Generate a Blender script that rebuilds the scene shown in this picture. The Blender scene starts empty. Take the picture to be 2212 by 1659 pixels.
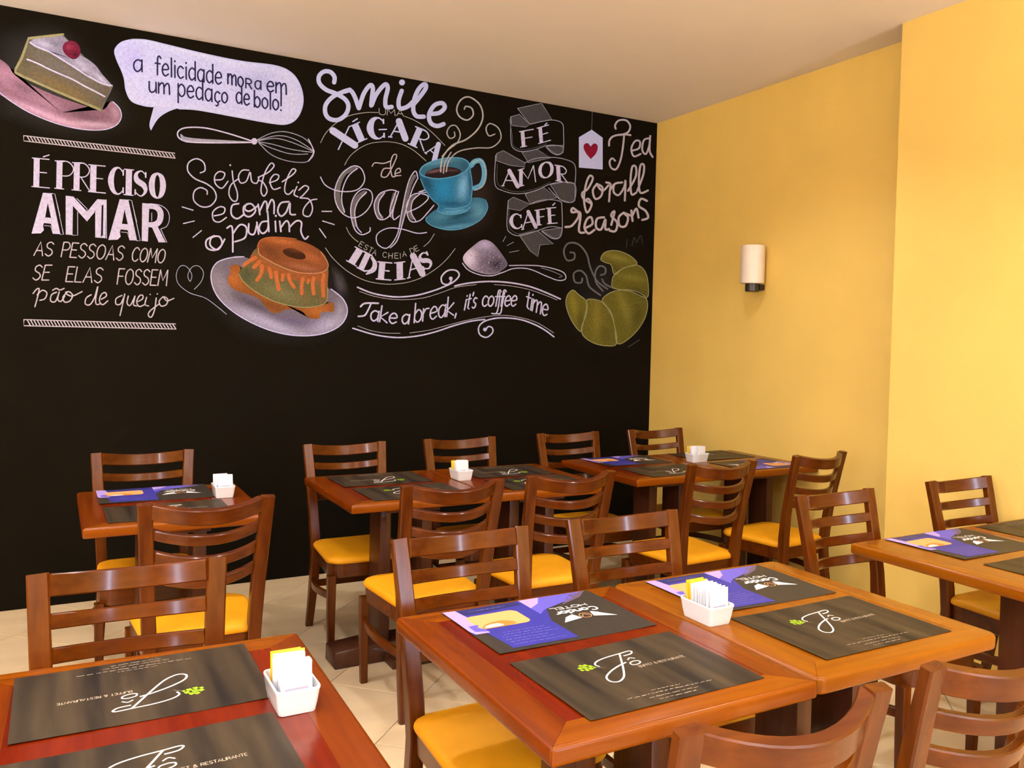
import bpy, bmesh, math, random
import numpy as np
from mathutils import Vector, Matrix
random.seed(4)
S = bpy.context.scene
C = S.collection
R = math.radians
# ------------------------------------------------------------ camera, light, exposure
F, CX, CY, SX, SY = 1828.5, 1106.0, 829.5, 29.9, -50.9
CAM = Vector((-4.101, -5.319, 1.55))
YAW, PIT, ROL = R(-29.241), R(-1.615), R(1.355)
fwd = Vector((-math.sin(YAW)*math.cos(PIT), math.cos(YAW)*math.cos(PIT), math.sin(PIT)))
r0 = Vector((math.cos(YAW), math.sin(YAW), 0)); u0 = r0.cross(fwd)
rt = r0*math.cos(ROL)+u0*math.sin(ROL); up = -r0*math.sin(ROL)+u0*math.cos(ROL)
cd = bpy.data.cameras.new('camera'); cam = bpy.data.objects.new('camera', cd); C.objects.link(cam)
M4 = Matrix.Identity(4)
for i in range(3):
    M4[i][0] = rt[i]; M4[i][1] = up[i]; M4[i][2] = -fwd[i]; M4[i][3] = CAM[i]
cam.matrix_world = M4
cd.sensor_width = 36; cd.sensor_fit = 'HORIZONTAL'; cd.lens = F/2212*36
cd.shift_x = -SX/2212; cd.shift_y = SY/2212; cd.clip_start = 0.05
S.camera = cam
S.view_settings.view_transform = 'Standard'; S.view_settings.look = 'None'
S.view_settings.gamma = 1; S.view_settings.use_curve_mapping = False
S.view_settings.exposure = 0.16
w = bpy.data.worlds.new('world'); S.world = w; w.use_nodes = True
w.node_tree.nodes['Background'].inputs[0].default_value = (0.55, 0.7, 1, 1)
w.node_tree.nodes['Background'].inputs[1].default_value = 0.6
H = 3.234
WARM = (.98, .97, 1.0)
def light(name, kind, loc, power, col=WARM, rot=(0, 0, 0), size=.2, size_y=None, spot=None, blend=.6, spread=None):
    d = bpy.data.lights.new(name, kind); o = bpy.data.objects.new(name, d); C.objects.link(o)
    o.location = loc; o.rotation_euler = rot; d.energy = power; d.color = col
    if kind == 'AREA':
        d.size = size; d.shape = 'DISK'
        if size_y: d.shape = 'RECTANGLE'; d.size_y = size_y
        if spread: d.spread = spread
    if kind == 'SPOT': d.spot_size = spot; d.spot_blend = blend; d.shadow_soft_size = size
    return o
# recessed ceiling downlights
DL = [(-4.0, -1.9), (-2.55, -1.9), (-1.15, -1.9), (-4.0, -4.0), (-2.5, -4.0), (-1.15, -3.9), (-5.6, -3), (-5.4, -6), (-3.2, -6.6), (-1.4, -6.4)]
for (x, y) in DL:
    light('downlight', 'SPOT', (x, y, H-.03), 66, size=.07, spot=R(124), blend=.9)
# added uplights out of view, without fixtures, to brighten the ceiling
for (x, y) in [(-6.1, -1.4), (-5.9, -3.6), (-5.0, -5.8), (-3.0, -7.4), (-1.2, -7.4)]:
    light('ceiling_fill', 'AREA', (x, y, 2.5), 92, col=(.98, .97, 1.02), rot=(math.pi, 0, 0), size=.5)
# added point lights behind the camera, extra fill for the upright walls
for (x, y) in [(-6.2, -4.6), (-5.0, -7.0), (-2.2, -7.2)]:
    light('wall_fill', 'POINT', (x, y, 1.95), 46, col=(1, .95, .92), size=.16)
# daylight from the window behind the photographer
light('window_daylight', 'AREA', (-1.2, -8.85, 1.4), 120, col=(.62, .74, 1), rot=(R(90), 0, 0), size=.4, size_y=1.6)
light('window_daylight', 'AREA', (-7.4, -5.8, 1.4), 80, col=(.62, .74, 1), rot=(R(90), 0, R(-90)), size=.5, size_y=1.6)

# ------------------------------------------------------------ helpers
def lin(r, g, b):
    f = lambda c: (c/255/12.92 if c <= 10.3 else ((c/255+.055)/1.055)**2.4)
    return (f(r), f(g), f(b), 1)
def mat(name, col, rough=.5, spec=.5, coat=0, bump=0, bscale=200, noise=0, nscale=8, stretch=(1, 1, 1), col2=None, rand=0, detail=3):
    m = bpy.data.materials.new(name); m.use_nodes = True; nt = m.node_tree; N = nt.nodes; L = nt.links
    b = N['Principled BSDF']; b.inputs['Base Color'].default_value = col
    b.inputs['Roughness'].default_value = rough; b.inputs['Specular IOR Level'].default_value = spec
    b.inputs['Coat Weight'].default_value = coat; b.inputs['Coat Roughness'].default_value = .12
    tc = N.new('ShaderNodeTexCoord'); mp = N.new('ShaderNodeMapping'); mp.inputs['Scale'].default_value = stretch
    L.new(tc.outputs['Object'], mp.inputs[0])
    if noise or col2:
        n = N.new('ShaderNodeTexNoise'); n.inputs['Scale'].default_value = nscale; n.inputs['Detail'].default_value = detail
        L.new(mp.outputs[0], n.inputs['Vector'])
        mx = N.new('ShaderNodeMix'); mx.data_type = 'RGBA'
        c2 = col2 or tuple(c*(1-noise) for c in col[:3])+(1,)
        mx.inputs[6].default_value = col; mx.inputs[7].default_value = c2
        rp = N.new('ShaderNodeMapRange'); rp.inputs[1].default_value = .32; rp.inputs[2].default_value = .68
        L.new(n.outputs[0], rp.inputs[0]); L.new(rp.outputs[0], mx.inputs[0])
        out = mx.outputs[2]
        if rand:
            oi = N.new('ShaderNodeObjectInfo'); hs = N.new('ShaderNodeHueSaturation')
            r2 = N.new('ShaderNodeMapRange'); r2.inputs[3].default_value = 1-rand; r2.inputs[4].default_value = 1+rand
            L.new(oi.outputs['Random'], r2.inputs[0]); L.new(r2.outputs[0], hs.inputs['Value']); L.new(out, hs.inputs['Color']); out = hs.outputs[0]
        L.new(out, b.inputs['Base Color'])
    if bump:
        n2 = N.new('ShaderNodeTexNoise'); n2.inputs['Scale'].default_value = bscale
        L.new(mp.outputs[0], n2.inputs['Vector'])
        bp = N.new('ShaderNodeBump'); bp.inputs['Strength'].default_value = bump; bp.inputs['Distance'].default_value = .002
        L.new(n2.outputs[0], bp.inputs['Height']); L.new(bp.outputs[0], b.inputs['Normal'])
    return m
def wood(name, c1, c2, axis, rough=.24, coat=.12, rand=.08):
    st = {'x': (1.5, 22, 22), 'y': (22, 1.5, 22), 'z': (22, 22, 1.5)}[axis]
    return mat(name, c1, rough, .22, coat, bump=.03, bscale=6, nscale=1.4, stretch=st, col2=c2, rand=rand, detail=5)
CH1, CH2 = (.105, .024, .0012, 1), (.058, .011, .0008, 1)
W = {a: wood('cherry_wood_'+a, CH1, CH2, a) for a in 'xyz'}
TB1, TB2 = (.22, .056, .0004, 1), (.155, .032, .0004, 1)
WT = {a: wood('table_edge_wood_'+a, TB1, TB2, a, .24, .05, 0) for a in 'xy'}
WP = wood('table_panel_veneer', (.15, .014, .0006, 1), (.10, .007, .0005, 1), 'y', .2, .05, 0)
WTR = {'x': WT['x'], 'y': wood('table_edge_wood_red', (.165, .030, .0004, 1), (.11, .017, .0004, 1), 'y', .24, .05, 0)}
WTO = {a: wood('table_edge_wood_orange_'+a, (.235, .072, .0004, 1), (.185, .049, .0004, 1), a, .26, .04, 0) for a in 'xy'}
WPO = wood('table_panel_veneer_orange', (.225, .064, .0004, 1), (.17, .042, .0004, 1), 'y', .22, .04, 0)
WD = wood('dark_stained_wood', (.075, .022, .008, 1), (.045, .013, .006, 1), 'z', .4, .2, 0)
YEL = mat('yellow_upholstery', (.70, .30, .002, 1), .55, .3, bump=.15, bscale=500, noise=.08, nscale=14)
WYE = mat('yellow_wall_paint', (.85, .61, .165, 1), .6, .2, bump=.12, bscale=160, noise=.06, nscale=2.5)
BLK = mat('blackboard_paint', lin(20, 17, 11), .65, .03, bump=.05, bscale=120, noise=.18, nscale=1.2)
CEI = mat('ceiling_plaster', (.80, .74, .69, 1), .8, .2, noise=.03, nscale=1.5)
TIL = mat('beige_floor_tile', (.70, .54, .33, 1), .32, .4, noise=.12, nscale=2.2, stretch=(1, 4, 1), bump=.03, bscale=30, rand=.04)
GRO = mat('floor_grout', (.30, .21, .13, 1), .8)
POR = mat('white_porcelain', (.76, .79, .86, 1), .12, .5, coat=.6)
PAPW = mat('white_sachet_paper', (.72, .74, .80, 1), .5)
PAPY = mat('yellow_sachet_paper', (.95, .55, .02, 1), .5)
PAPG = mat('sachet_print', (.45, .42, .58, 1), .6)
SHD = mat('frosted_glass_shade', (.80, .70, .60, 1), .35, .4, noise=.08, nscale=9)
SBK = mat('black_metal', (.02, .018, .016, 1), .35)
def link(name, me, m=None, parent=None):
    o = bpy.data.objects.new(name, me); C.objects.link(o)
    if m is not None: me.materials.append(m)
    if parent is not None: o.parent = parent
    return o
def obj(name, bm, m, parent=None, smooth=True, sharp=35):
    me = bpy.data.meshes.new(name); bm.normal_update(); bm.to_mesh(me); bm.free()
    if smooth:
        me.shade_smooth()
        me.set_sharp_from_angle(angle=R(sharp))
    return link(name, me, m, parent)
def empty(name, loc, rz=0):
    o = bpy.data.objects.new(name, None); C.objects.link(o); o.location = loc; o.rotation_euler = (0, 0, rz); o.empty_display_size = .1
    return o
def tag(o, label, cat=None, group=None):
    o['label'] = label
    if cat: o['category'] = cat
    if group: o['group'] = group
    return o
def box(bm, x0, x1, y0, y1, z0, z1, bev=0):
    g = bmesh.ops.create_cube(bm, size=1)
    for v in g['verts']:
        v.co = Vector((x0+(v.co.x+.5)*(x1-x0), y0+(v.co.y+.5)*(y1-y0), z0+(v.co.z+.5)*(z1-z0)))
    if bev:
        es = list({e for v in g['verts'] for e in v.link_edges})
        bmesh.ops.bevel(bm, geom=es, offset=bev, segments=2, affect='EDGES', profile=.6)
    return bm
def bar(bm, pts, ws, hs, side, ch=.004):
    """chamfered rectangular section swept along pts; side = reference width direction, ws/hs widths per point"""
    pts = [Vector(p) for p in pts]; n = len(pts); rings = []
    for i, p in enumerate(pts):
        t = (pts[min(i+1, n-1)]-pts[max(i-1, 0)]).normalized()
        s = Vector(side); s = (s-t*s.dot(t)).normalized(); q = t.cross(s)
        a = (ws[i] if hasattr(ws, '__len__') else ws)/2; b = (hs[i] if hasattr(hs, '__len__') else hs)/2
        c = ch
        rings.append([bm.verts.new(p+s*x+q*y) for x, y in ((a-c, b), (a, b-c), (a, -b+c), (a-c, -b), (-a+c, -b), (-a, -b+c), (-a, b-c), (-a+c, b))])
    for i in range(n-1):
        for k in range(8):
            bm.faces.new((rings[i][k], rings[i][(k+1) % 8], rings[i+1][(k+1) % 8], rings[i+1][k]))
    bm.faces.new(rings[0][::-1]); bm.faces.new(rings[-1])
    bmesh.ops.recalc_face_normals(bm, faces=bm.faces[:])
    return bm
def round_poly(pts, rad, k=6):
    out = []
    n = len(pts)
    for i in range(n):
        p = Vector(pts[i]); a = Vector(pts[i-1])-p; b = Vector(pts[(i+1) % n])-p
        a.normalize(); b.normalize(); ang = a.angle(b); r = rad[i] if hasattr(rad, '__len__') else rad
        d = r/math.tan(ang/2); cen = p+(a+b).normalized()*(r/math.sin(ang/2))
        s = p+a*d-cen; e = p+b*d-cen
        for j in range(k+1):
            q = s.lerp(e, j/k).normalized()*r
            out.append(cen+q)
    return out
def loft(bm, outline, levels, cap=(True, True)):
    """outline scaled about its centroid for each (scale_x, scale_y, z)"""
    cx = sum(p.x for p in outline)/len(outline); cy = sum(p.y for p in outline)/len(outline)
    rings = [[bm.verts.new((cx+(p.x-cx)*sx, cy+(p.y-cy)*sy, z)) for p in outline] for sx, sy, z in levels]
    n = len(outline)
    for a, b in zip(rings, rings[1:]):
        for k in range(n): bm.faces.new((a[k], a[(k+1) % n], b[(k+1) % n], b[k]))
    if cap[0]: bm.faces.new(rings[0][::-1])
    if cap[1]: bm.faces.new(rings[-1])
    bmesh.ops.recalc_face_normals(bm, faces=bm.faces[:])
    return bm
def B(): return bmesh.new()
def copy_tree(o, parent=None):
    c = o.copy(); C.objects.link(c)
    if parent is not None: c.parent = parent
    for k in list(o.children): copy_tree(k, c)
    return c

# ------------------------------------------------------------ the room
def slab(name, x0, x1, y0, y1, z0, z1, m):
    o = obj(name, box(B(), x0, x1, y0, y1, z0, z1), m, smooth=False); o['kind'] = 'structure'; return o
X0, Y0 = -7.5, -9.0
wall_back = slab('wall_back', X0-.15, .15, 0, .15, -.1, H+.1, BLK)
wall_back['label'] = 'matt black chalkboard wall covered in coloured chalk lettering and food drawings'
slab('wall_right', 0, .15, Y0, 0, -.1, H+.1, WYE)['label'] = 'pale yellow side wall carrying one white sconce'
slab('wall_right_column', -.233, 0, Y0, -2.356, 0, H, WYE)['label'] = 'brighter yellow wall projection at the right'
slab('wall_left', X0-.15, X0, Y0, 0, -.1, H+.1, WYE)
wf = B()
box(wf, X0, 0, Y0-.15, Y0, -.1, .55); box(wf, X0, 0, Y0-.15, Y0, 2.25, H+.1)
for a, b in ((X0, -1.45), (-.95, 0)): box(wf, a, b, Y0-.15, Y0, .55, 2.25)
o = obj('wall_front', wf, WYE, smooth=False); o['kind'] = 'structure'
slab('ceiling', X0, 0, Y0, 0, H, H+.12, CEI)['label'] = 'plain smooth cream painted ceiling'
floor = slab('floor', X0, 0, Y0, 0, -.12, -.004, GRO)
floor['label'] = 'glossy beige ceramic tile floor laid diagonally'
# diagonal tiles
TS = .4375; q2 = math.sqrt(.5)
def clip(poly, fn):
    out = []
    for i in range(len(poly)):
        a, b = poly[i-1], poly[i]; fa, fb = fn(a), fn(b)
        if (fa >= 0) != (fb >= 0): out.append(a.lerp(b, fa/(fa-fb)))
        if fb >= 0: out.append(b)
    return out
def tile_bm(poly, bm, dx=0, dy=0):
    cx = sum(p.x for p in poly)/len(poly); cy = sum(p.y for p in poly)/len(poly)
    lo = [bm.verts.new((p.x-dx, p.y-dy, -.0039)) for p in poly]
    mi = [bm.verts.new((p.x-dx, p.y-dy, -.001)) for p in poly]
    hi = [bm.verts.new((p.x-dx+(cx-p.x)*.006, p.y-dy+(cy-p.y)*.006, 0)) for p in poly]
    n = len(poly)
    for a, b in ((lo, mi), (mi, hi)):
        for k in range(n): bm.faces.new((a[k], a[(k+1) % n], b[(k+1) % n], b[k]))
    bm.faces.new(hi); bm.faces.new(lo[::-1])
    bmesh.ops.recalc_face_normals(bm, faces=bm.faces[:])
g = .0018; h = TS/2-g
sq = [Vector((0, -h/q2)), Vector((h/q2, 0)), Vector((0, h/q2)), Vector((-h/q2, 0))]
bmt = B(); tile_bm(sq, bmt); tme = bpy.data.meshes.new('floor_tile'); bmt.to_mesh(tme); bmt.free(); tme.materials.append(TIL)
rest = B()
O0 = Vector((-3.025, -2.304))
for i in range(-22, 23):
    for j in range(-22, 23):
        c = O0+Vector((q2, q2))*(TS*(i+.5))+Vector((q2, -q2))*(TS*(j+.5))
        poly = [c+p for p in sq]
        for fn in (lambda p: p.x-X0, lambda p: -p.x, lambda p: p.y-Y0, lambda p: -p.y): poly = clip(poly, fn) if poly else poly
        if len(poly) < 3: continue
        if c.x > -5.3 and c.y > -4.7:
            if len(poly) == 4 and all((a-b-c).length < 1e-5 for a, b in zip(poly, sq)):
                o = link('floor_tile', tme, None, floor)
            else:
                b_ = B(); tile_bm(poly, b_, c.x, c.y); o = obj('floor_tile', b_, TIL, floor, smooth=False)
            o.location = (c.x, c.y, 0)
        else: tile_bm(poly, rest)
o = obj('floor_tiles_beyond', rest, TIL, floor, smooth=False); o['kind'] = 'stuff'

# ------------------------------------------------------------ chalk drawing kit (wall-plane coordinates)
def wall_pt(px, py):
    d = fwd+rt*((px-CX-SX)/F)-up*((py-CY-SY)/F); t = -CAM.y/d.y
    p = CAM+d*t; return (p.x, p.z)
VW = {1: (0, 0, 3.16), 2: (650, 130, 3.3174), 3: (1000, 180, 2.7644), 4: (0, 300, 3.6075), 5: (360, 300, 3.607), 6: (700, 480, 3.95)}
def P(v, s):
    x0, y0, k = VW[v]
    if isinstance(s, str): s = [tuple(map(float, a.split(','))) for a in s.split()]
    return [(x0+a/k, y0+b/k) for a, b in s]
def cat(pts, closed=False, step=6):
    if len(pts) < 3 and not closed: return list(pts)
    n = len(pts); out = []
    rng = range(n if closed else n-1)
    for i in rng:
        p0 = pts[(i-1) % n] if (closed or i > 0) else pts[0]
        p1 = pts[i]; p2 = pts[(i+1) % n]
        p3 = pts[(i+2) % n] if (closed or i+2 < n) else pts[-1]
        for k in range(step):
            t = k/step; t2 = t*t; t3 = t2*t
            out.append(tuple(.5*(2*b+(c-a)*t+(2*a-5*b+4*c-d)*t2+(3*b-a-3*c+d)*t3) for a, b, c, d in zip(p0, p1, p2, p3)))
    if not closed: out.append(pts[-1])
    return out
def chalk(*c):
    l = lin(*c); return (min(.9, l[0]*.95), min(.92, l[1]*1.13), min(.97, l[2]*1.85), 1)
def flat_mat(name, c, noise=.25, nscale=60, rough=.85):
    return mat(name, c, rough, .1, noise=noise, nscale=nscale, stretch=(1, 1, 1))
INK = {
 'white': flat_mat('chalk_white', (.56, .56, .90, 1)), 'lav': flat_mat('chalk_lavender', (.48, .54, .96, 1), .12),
 'cream': flat_mat('chalk_cream', (.50, .47, .60, 1)), 'grey': flat_mat('chalk_grey', chalk(160, 152, 146)),
 'dim': flat_mat('chalk_dim', chalk(104, 96, 84)), 'faint': flat_mat('chalk_faint', chalk(62, 56, 48)),
 'rose': flat_mat('chalk_rose', chalk(202, 188, 196)), 'navy': flat_mat('ink_navy', chalk(42, 34, 58), .1), 'black': flat_mat('board_black', chalk(24, 19, 22), .1),
 'red': flat_mat('chalk_red', chalk(135, 20, 40)), 'teal': flat_mat('chalk_teal', chalk(96, 160, 168)), 'olive': flat_mat('chalk_olive', chalk(150, 138, 82)),
 'orange': flat_mat('chalk_orange', chalk(186, 100, 44), .2), 'gold': flat_mat('chalk_gold', chalk(178, 166, 140)), 'peach': flat_mat('chalk_peach', chalk(196, 130, 84)),
}
class Print:
    """flat drawing: meshes per ink built in (x, z) of the wall or (x, y) of a mat"""
    def __init__(s, mapf, place, fine=0): s.fine = fine; s.map = mapf; s.place = place; s.bms = {}; s.k = 0; s.zs = {}
    def bm(s, ink, layer):
        key = (ink, layer)
        if key not in s.bms: s.bms[key] = ([], []); s.zs[key] = []
        return s.bms[key]
    def ribbon(s, pts, w, ink, layer=2, smooth=True, closed=False, taper=False):
        if smooth: 
            if hasattr(w, '__len__'):
                q = cat([p+(ww,) for p, ww in zip(pts, w)], closed); pts = [a[:2] for a in q]; w = [max(.3, a[2]) for a in q]
            else: pts = cat(pts, closed)
        n = len(pts)
        if not hasattr(w, '__len__'):
            w = [w]*n
            if taper:
                w = [a*min(1, .35+.65*min(i, n-1-i)/(n*.18+1e-6)) for i, a in enumerate(w)]
        V, Fc = s.bm(ink, layer); base = len(V); s.k += 1; Z = s.zs[(ink, layer)]
        for i, p in enumerate(pts):
            if closed: a, b = pts[i-1], pts[(i+1) % n]
            else: a, b = pts[max(i-1, 0)], pts[min(i+1, n-1)]
            dx, dy = b[0]-a[0], b[1]-a[1]; l = math.hypot(dx, dy) or 1
            nx, ny = -dy/l*w[i]/2, dx/l*w[i]/2
            V.append(s.map(p[0]+nx, p[1]+ny)); V.append(s.map(p[0]-nx, p[1]-ny)); Z += [s.k+i/n]*2
        for i in range(n if closed else n-1):
            j = (i+1) % n
            Fc.append((base+2*i, base+2*i+1, base+2*j+1, base+2*j))
        if not closed:   # round caps
            for e, q in ((0, 1), (n-1, -2)):
                r = w[e]/2; p = pts[e]
                if r > .6: s.disc(p[0], p[1], r, ink, layer, 10)
    def disc(s, x, y, r, ink, layer=2, n=14, ry=None):
        V, Fc = s.bm(ink, layer); b = len(V); s.k += .5; s.zs[(ink, layer)] += [s.k]*n
        for k in range(n): V.append(s.map(x+r*math.cos(2*math.pi*k/n), y+(ry or r)*math.sin(2*math.pi*k/n)))
        Fc.append(tuple(range(b, b+n)))
    def poly(s, pts, ink, layer=2, smooth=False):
        if smooth: pts = cat(pts, True)
        V, Fc = s.bm(ink, layer); b = len(V); s.k += 1; s.zs[(ink, layer)] += [s.k]*len(pts); V += [s.map(*p) for p in pts]; Fc.append(tuple(range(b, b+len(pts))))
    def build(s, name, parent, label=None):
        first = None
        root = None
        for n_, ((ink, layer), (V, Fc)) in enumerate(sorted(s.bms.items(), key=lambda a: a[0][1])):
            me = bpy.data.meshes.new(name)
            Z = s.zs[(ink, layer)]; kk = max(s.k, 40)
            me.from_pydata([s.place(v, layer+.9*z/kk) for v, z in zip(V, Z)], [], Fc)
            bm = bmesh.new(); bm.from_mesh(me)
            big = [f for f in bm.faces if len(f.verts) > 4]
            if big: bmesh.ops.triangulate(bm, faces=big)
            if s.fine:
                for _ in range(3):
                    es = [e for e in bm.edges if e.calc_length() > s.fine]
                    if es: bmesh.ops.subdivide_edges(bm, edges=es, cuts=1, use_grid_fill=False)
                    bmesh.ops.triangulate(bm, faces=[f for f in bm.faces if len(f.verts) > 4])
                for v in bm.verts: v.co = s.place((v.co.x, v.co.y), layer+.4)
            up_ = Vector(s.place((0, 0), 1))-Vector(s.place((0, 0), 0))
            for f in bm.faces:
                f.normal_update()
                if f.normal.dot(up_) < 0: f.normal_flip()
            bm.to_mesh(me); bm.free()
            o = link(name if root is None else 'chalk_layer', me, INK[ink] if isinstance(ink, str) else ink, parent if root is None else root)
            if root is None:
                root = o
                if label: o['label'] = label
        s.bms = {}; s.zs = {}; s.k = 0
        return root
wplace = lambda v, l: (v[0], -.0006-.0004*l, v[1])
def WPn(): return Print(wall_pt, wplace)
# vertex-painted chalk areas
def vc_mat(name, alpha=False):
    m = bpy.data.materials.new(name); m.use_nodes = True; N = m.node_tree.nodes; L = m.node_tree.links
    b = N['Principled BSDF']; b.inputs['Roughness'].default_value = .85; b.inputs['Specular IOR Level'].default_value = .1
    a = N.new('ShaderNodeVertexColor'); a.layer_name = 'Col'
    tc = N.new('ShaderNodeTexCoord'); n = N.new('ShaderNodeTexNoise'); n.inputs['Scale'].default_value = 70; n.inputs['Detail'].default_value = 4
    L.new(tc.outputs['Object'], n.inputs['Vector'])
    mr = N.new('ShaderNodeMapRange'); mr.inputs[1].default_value = .3; mr.inputs[2].default_value = .7; mr.inputs[3].default_value = .82; mr.inputs[4].default_value = 1.14
    L.new(n.outputs[0], mr.inputs[0])
    mx = N.new('ShaderNodeVectorMath'); mx.operation = 'SCALE'; L.new(a.outputs[0], mx.inputs[0]); L.new(mr.outputs[0], mx.inputs['Scale'])
    L.new(mx.outputs[0], b.inputs['Base Color'])
    if alpha: L.new(a.outputs[1], b.inputs['Alpha'])
    return m
VC = vc_mat('chalk_pastel'); VCA = vc_mat('chalk_dust', True)
def patch(name, pts, base, dabs=(), layer=1, parent=None, smooth=True, cen=None, alpha=None, rings=10, streak=0, sdir=(1, 0)):
    """filled chalk area; dabs = (x, y, rx, ry, rot, colour, strength) soft strokes of colour"""
    if smooth: pts = cat(pts, True, 5)
    # resample
    P_ = [Vector(p) for p in pts]; L_ = [0]
    for i in range(len(P_)): L_.append(L_[-1]+(P_[(i+1) % len(P_)]-P_[i]).length)
    n = 96; out = []
    for k in range(n):
        t = L_[-1]*k/n; i = max(j for j in range(len(P_)) if L_[j] <= t)
        a, b = P_[i], P_[(i+1) % len(P_)]; out.append(a.lerp(b, (t-L_[i])/max(1e-9, L_[i+1]-L_[i])))
    c = Vector(cen) if cen else sum(out, Vector((0, 0)))/n
    V = []; cols = []
    base = np.array(chalk(*base)[:3])
    def colr(p, s):
        col = base.copy(); al = 1 if alpha is None else alpha*max(0, 1-s*s)**1.3
        if streak:
            q = math.sin((p.x*sdir[1]-p.y*sdir[0])*1.9+math.sin(p.x*.13+p.y*.07)*2)*.5+math.sin((p.x*sdir[1]-p.y*sdir[0])*.83+1.7)*.5
            col = col*(1+streak*q)
        for (x, y, rx, ry, rot, cc, st) in dabs:
            dx, dy = p.x-x, p.y-y; ca, sa = math.cos(R(rot)), math.sin(R(rot))
            a_ = (dx*ca+dy*sa)/rx; b_ = (-dx*sa+dy*ca)/ry; k_ = st*math.exp(-(a_*a_+b_*b_))
            col = col*(1-k_)+np.array(chalk(*cc)[:3])*k_
        return tuple(np.clip(col, 0, 1))+(al,)
    V.append(c); cols.append(colr(c, 0))
    for r in range(1, rings+1):
        for k in range(n):
            p = c.lerp(out[k], r/rings); V.append(p); cols.append(colr(p, r/rings))
    Fc = [(0, 1+k, 1+(k+1) % n) for k in range(n)]
    for r in range(rings-1):
        for k in range(n):
            a = 1+r*n; b = a+n; Fc.append((a+k, b+k, b+(k+1) % n, a+(k+1) % n))
    me = bpy.data.meshes.new(name); me.from_pydata([wplace(wall_pt(p.x, p.y), layer) for p in V], [], Fc)
    ca = me.color_attributes.new('Col', 'FLOAT_COLOR', 'POINT')
    ca.data.foreach_set('color', [x for c_ in cols for x in c_])
    bm = bmesh.new(); bm.from_mesh(me)
    for f in bm.faces:
        f.normal_update()
        if f.normal.y > 0: f.normal_flip()
    bm.to_mesh(me); bm.free()
    return link(name, me, VCA if alpha is not None else VC, parent)
def D(v, lst):
    x0, y0, k = VW[v]; return [(x0+a/k, y0+b/k, rx/k, ry/k, rot, c, s) for a, b, rx, ry, rot, c, s in lst]

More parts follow.
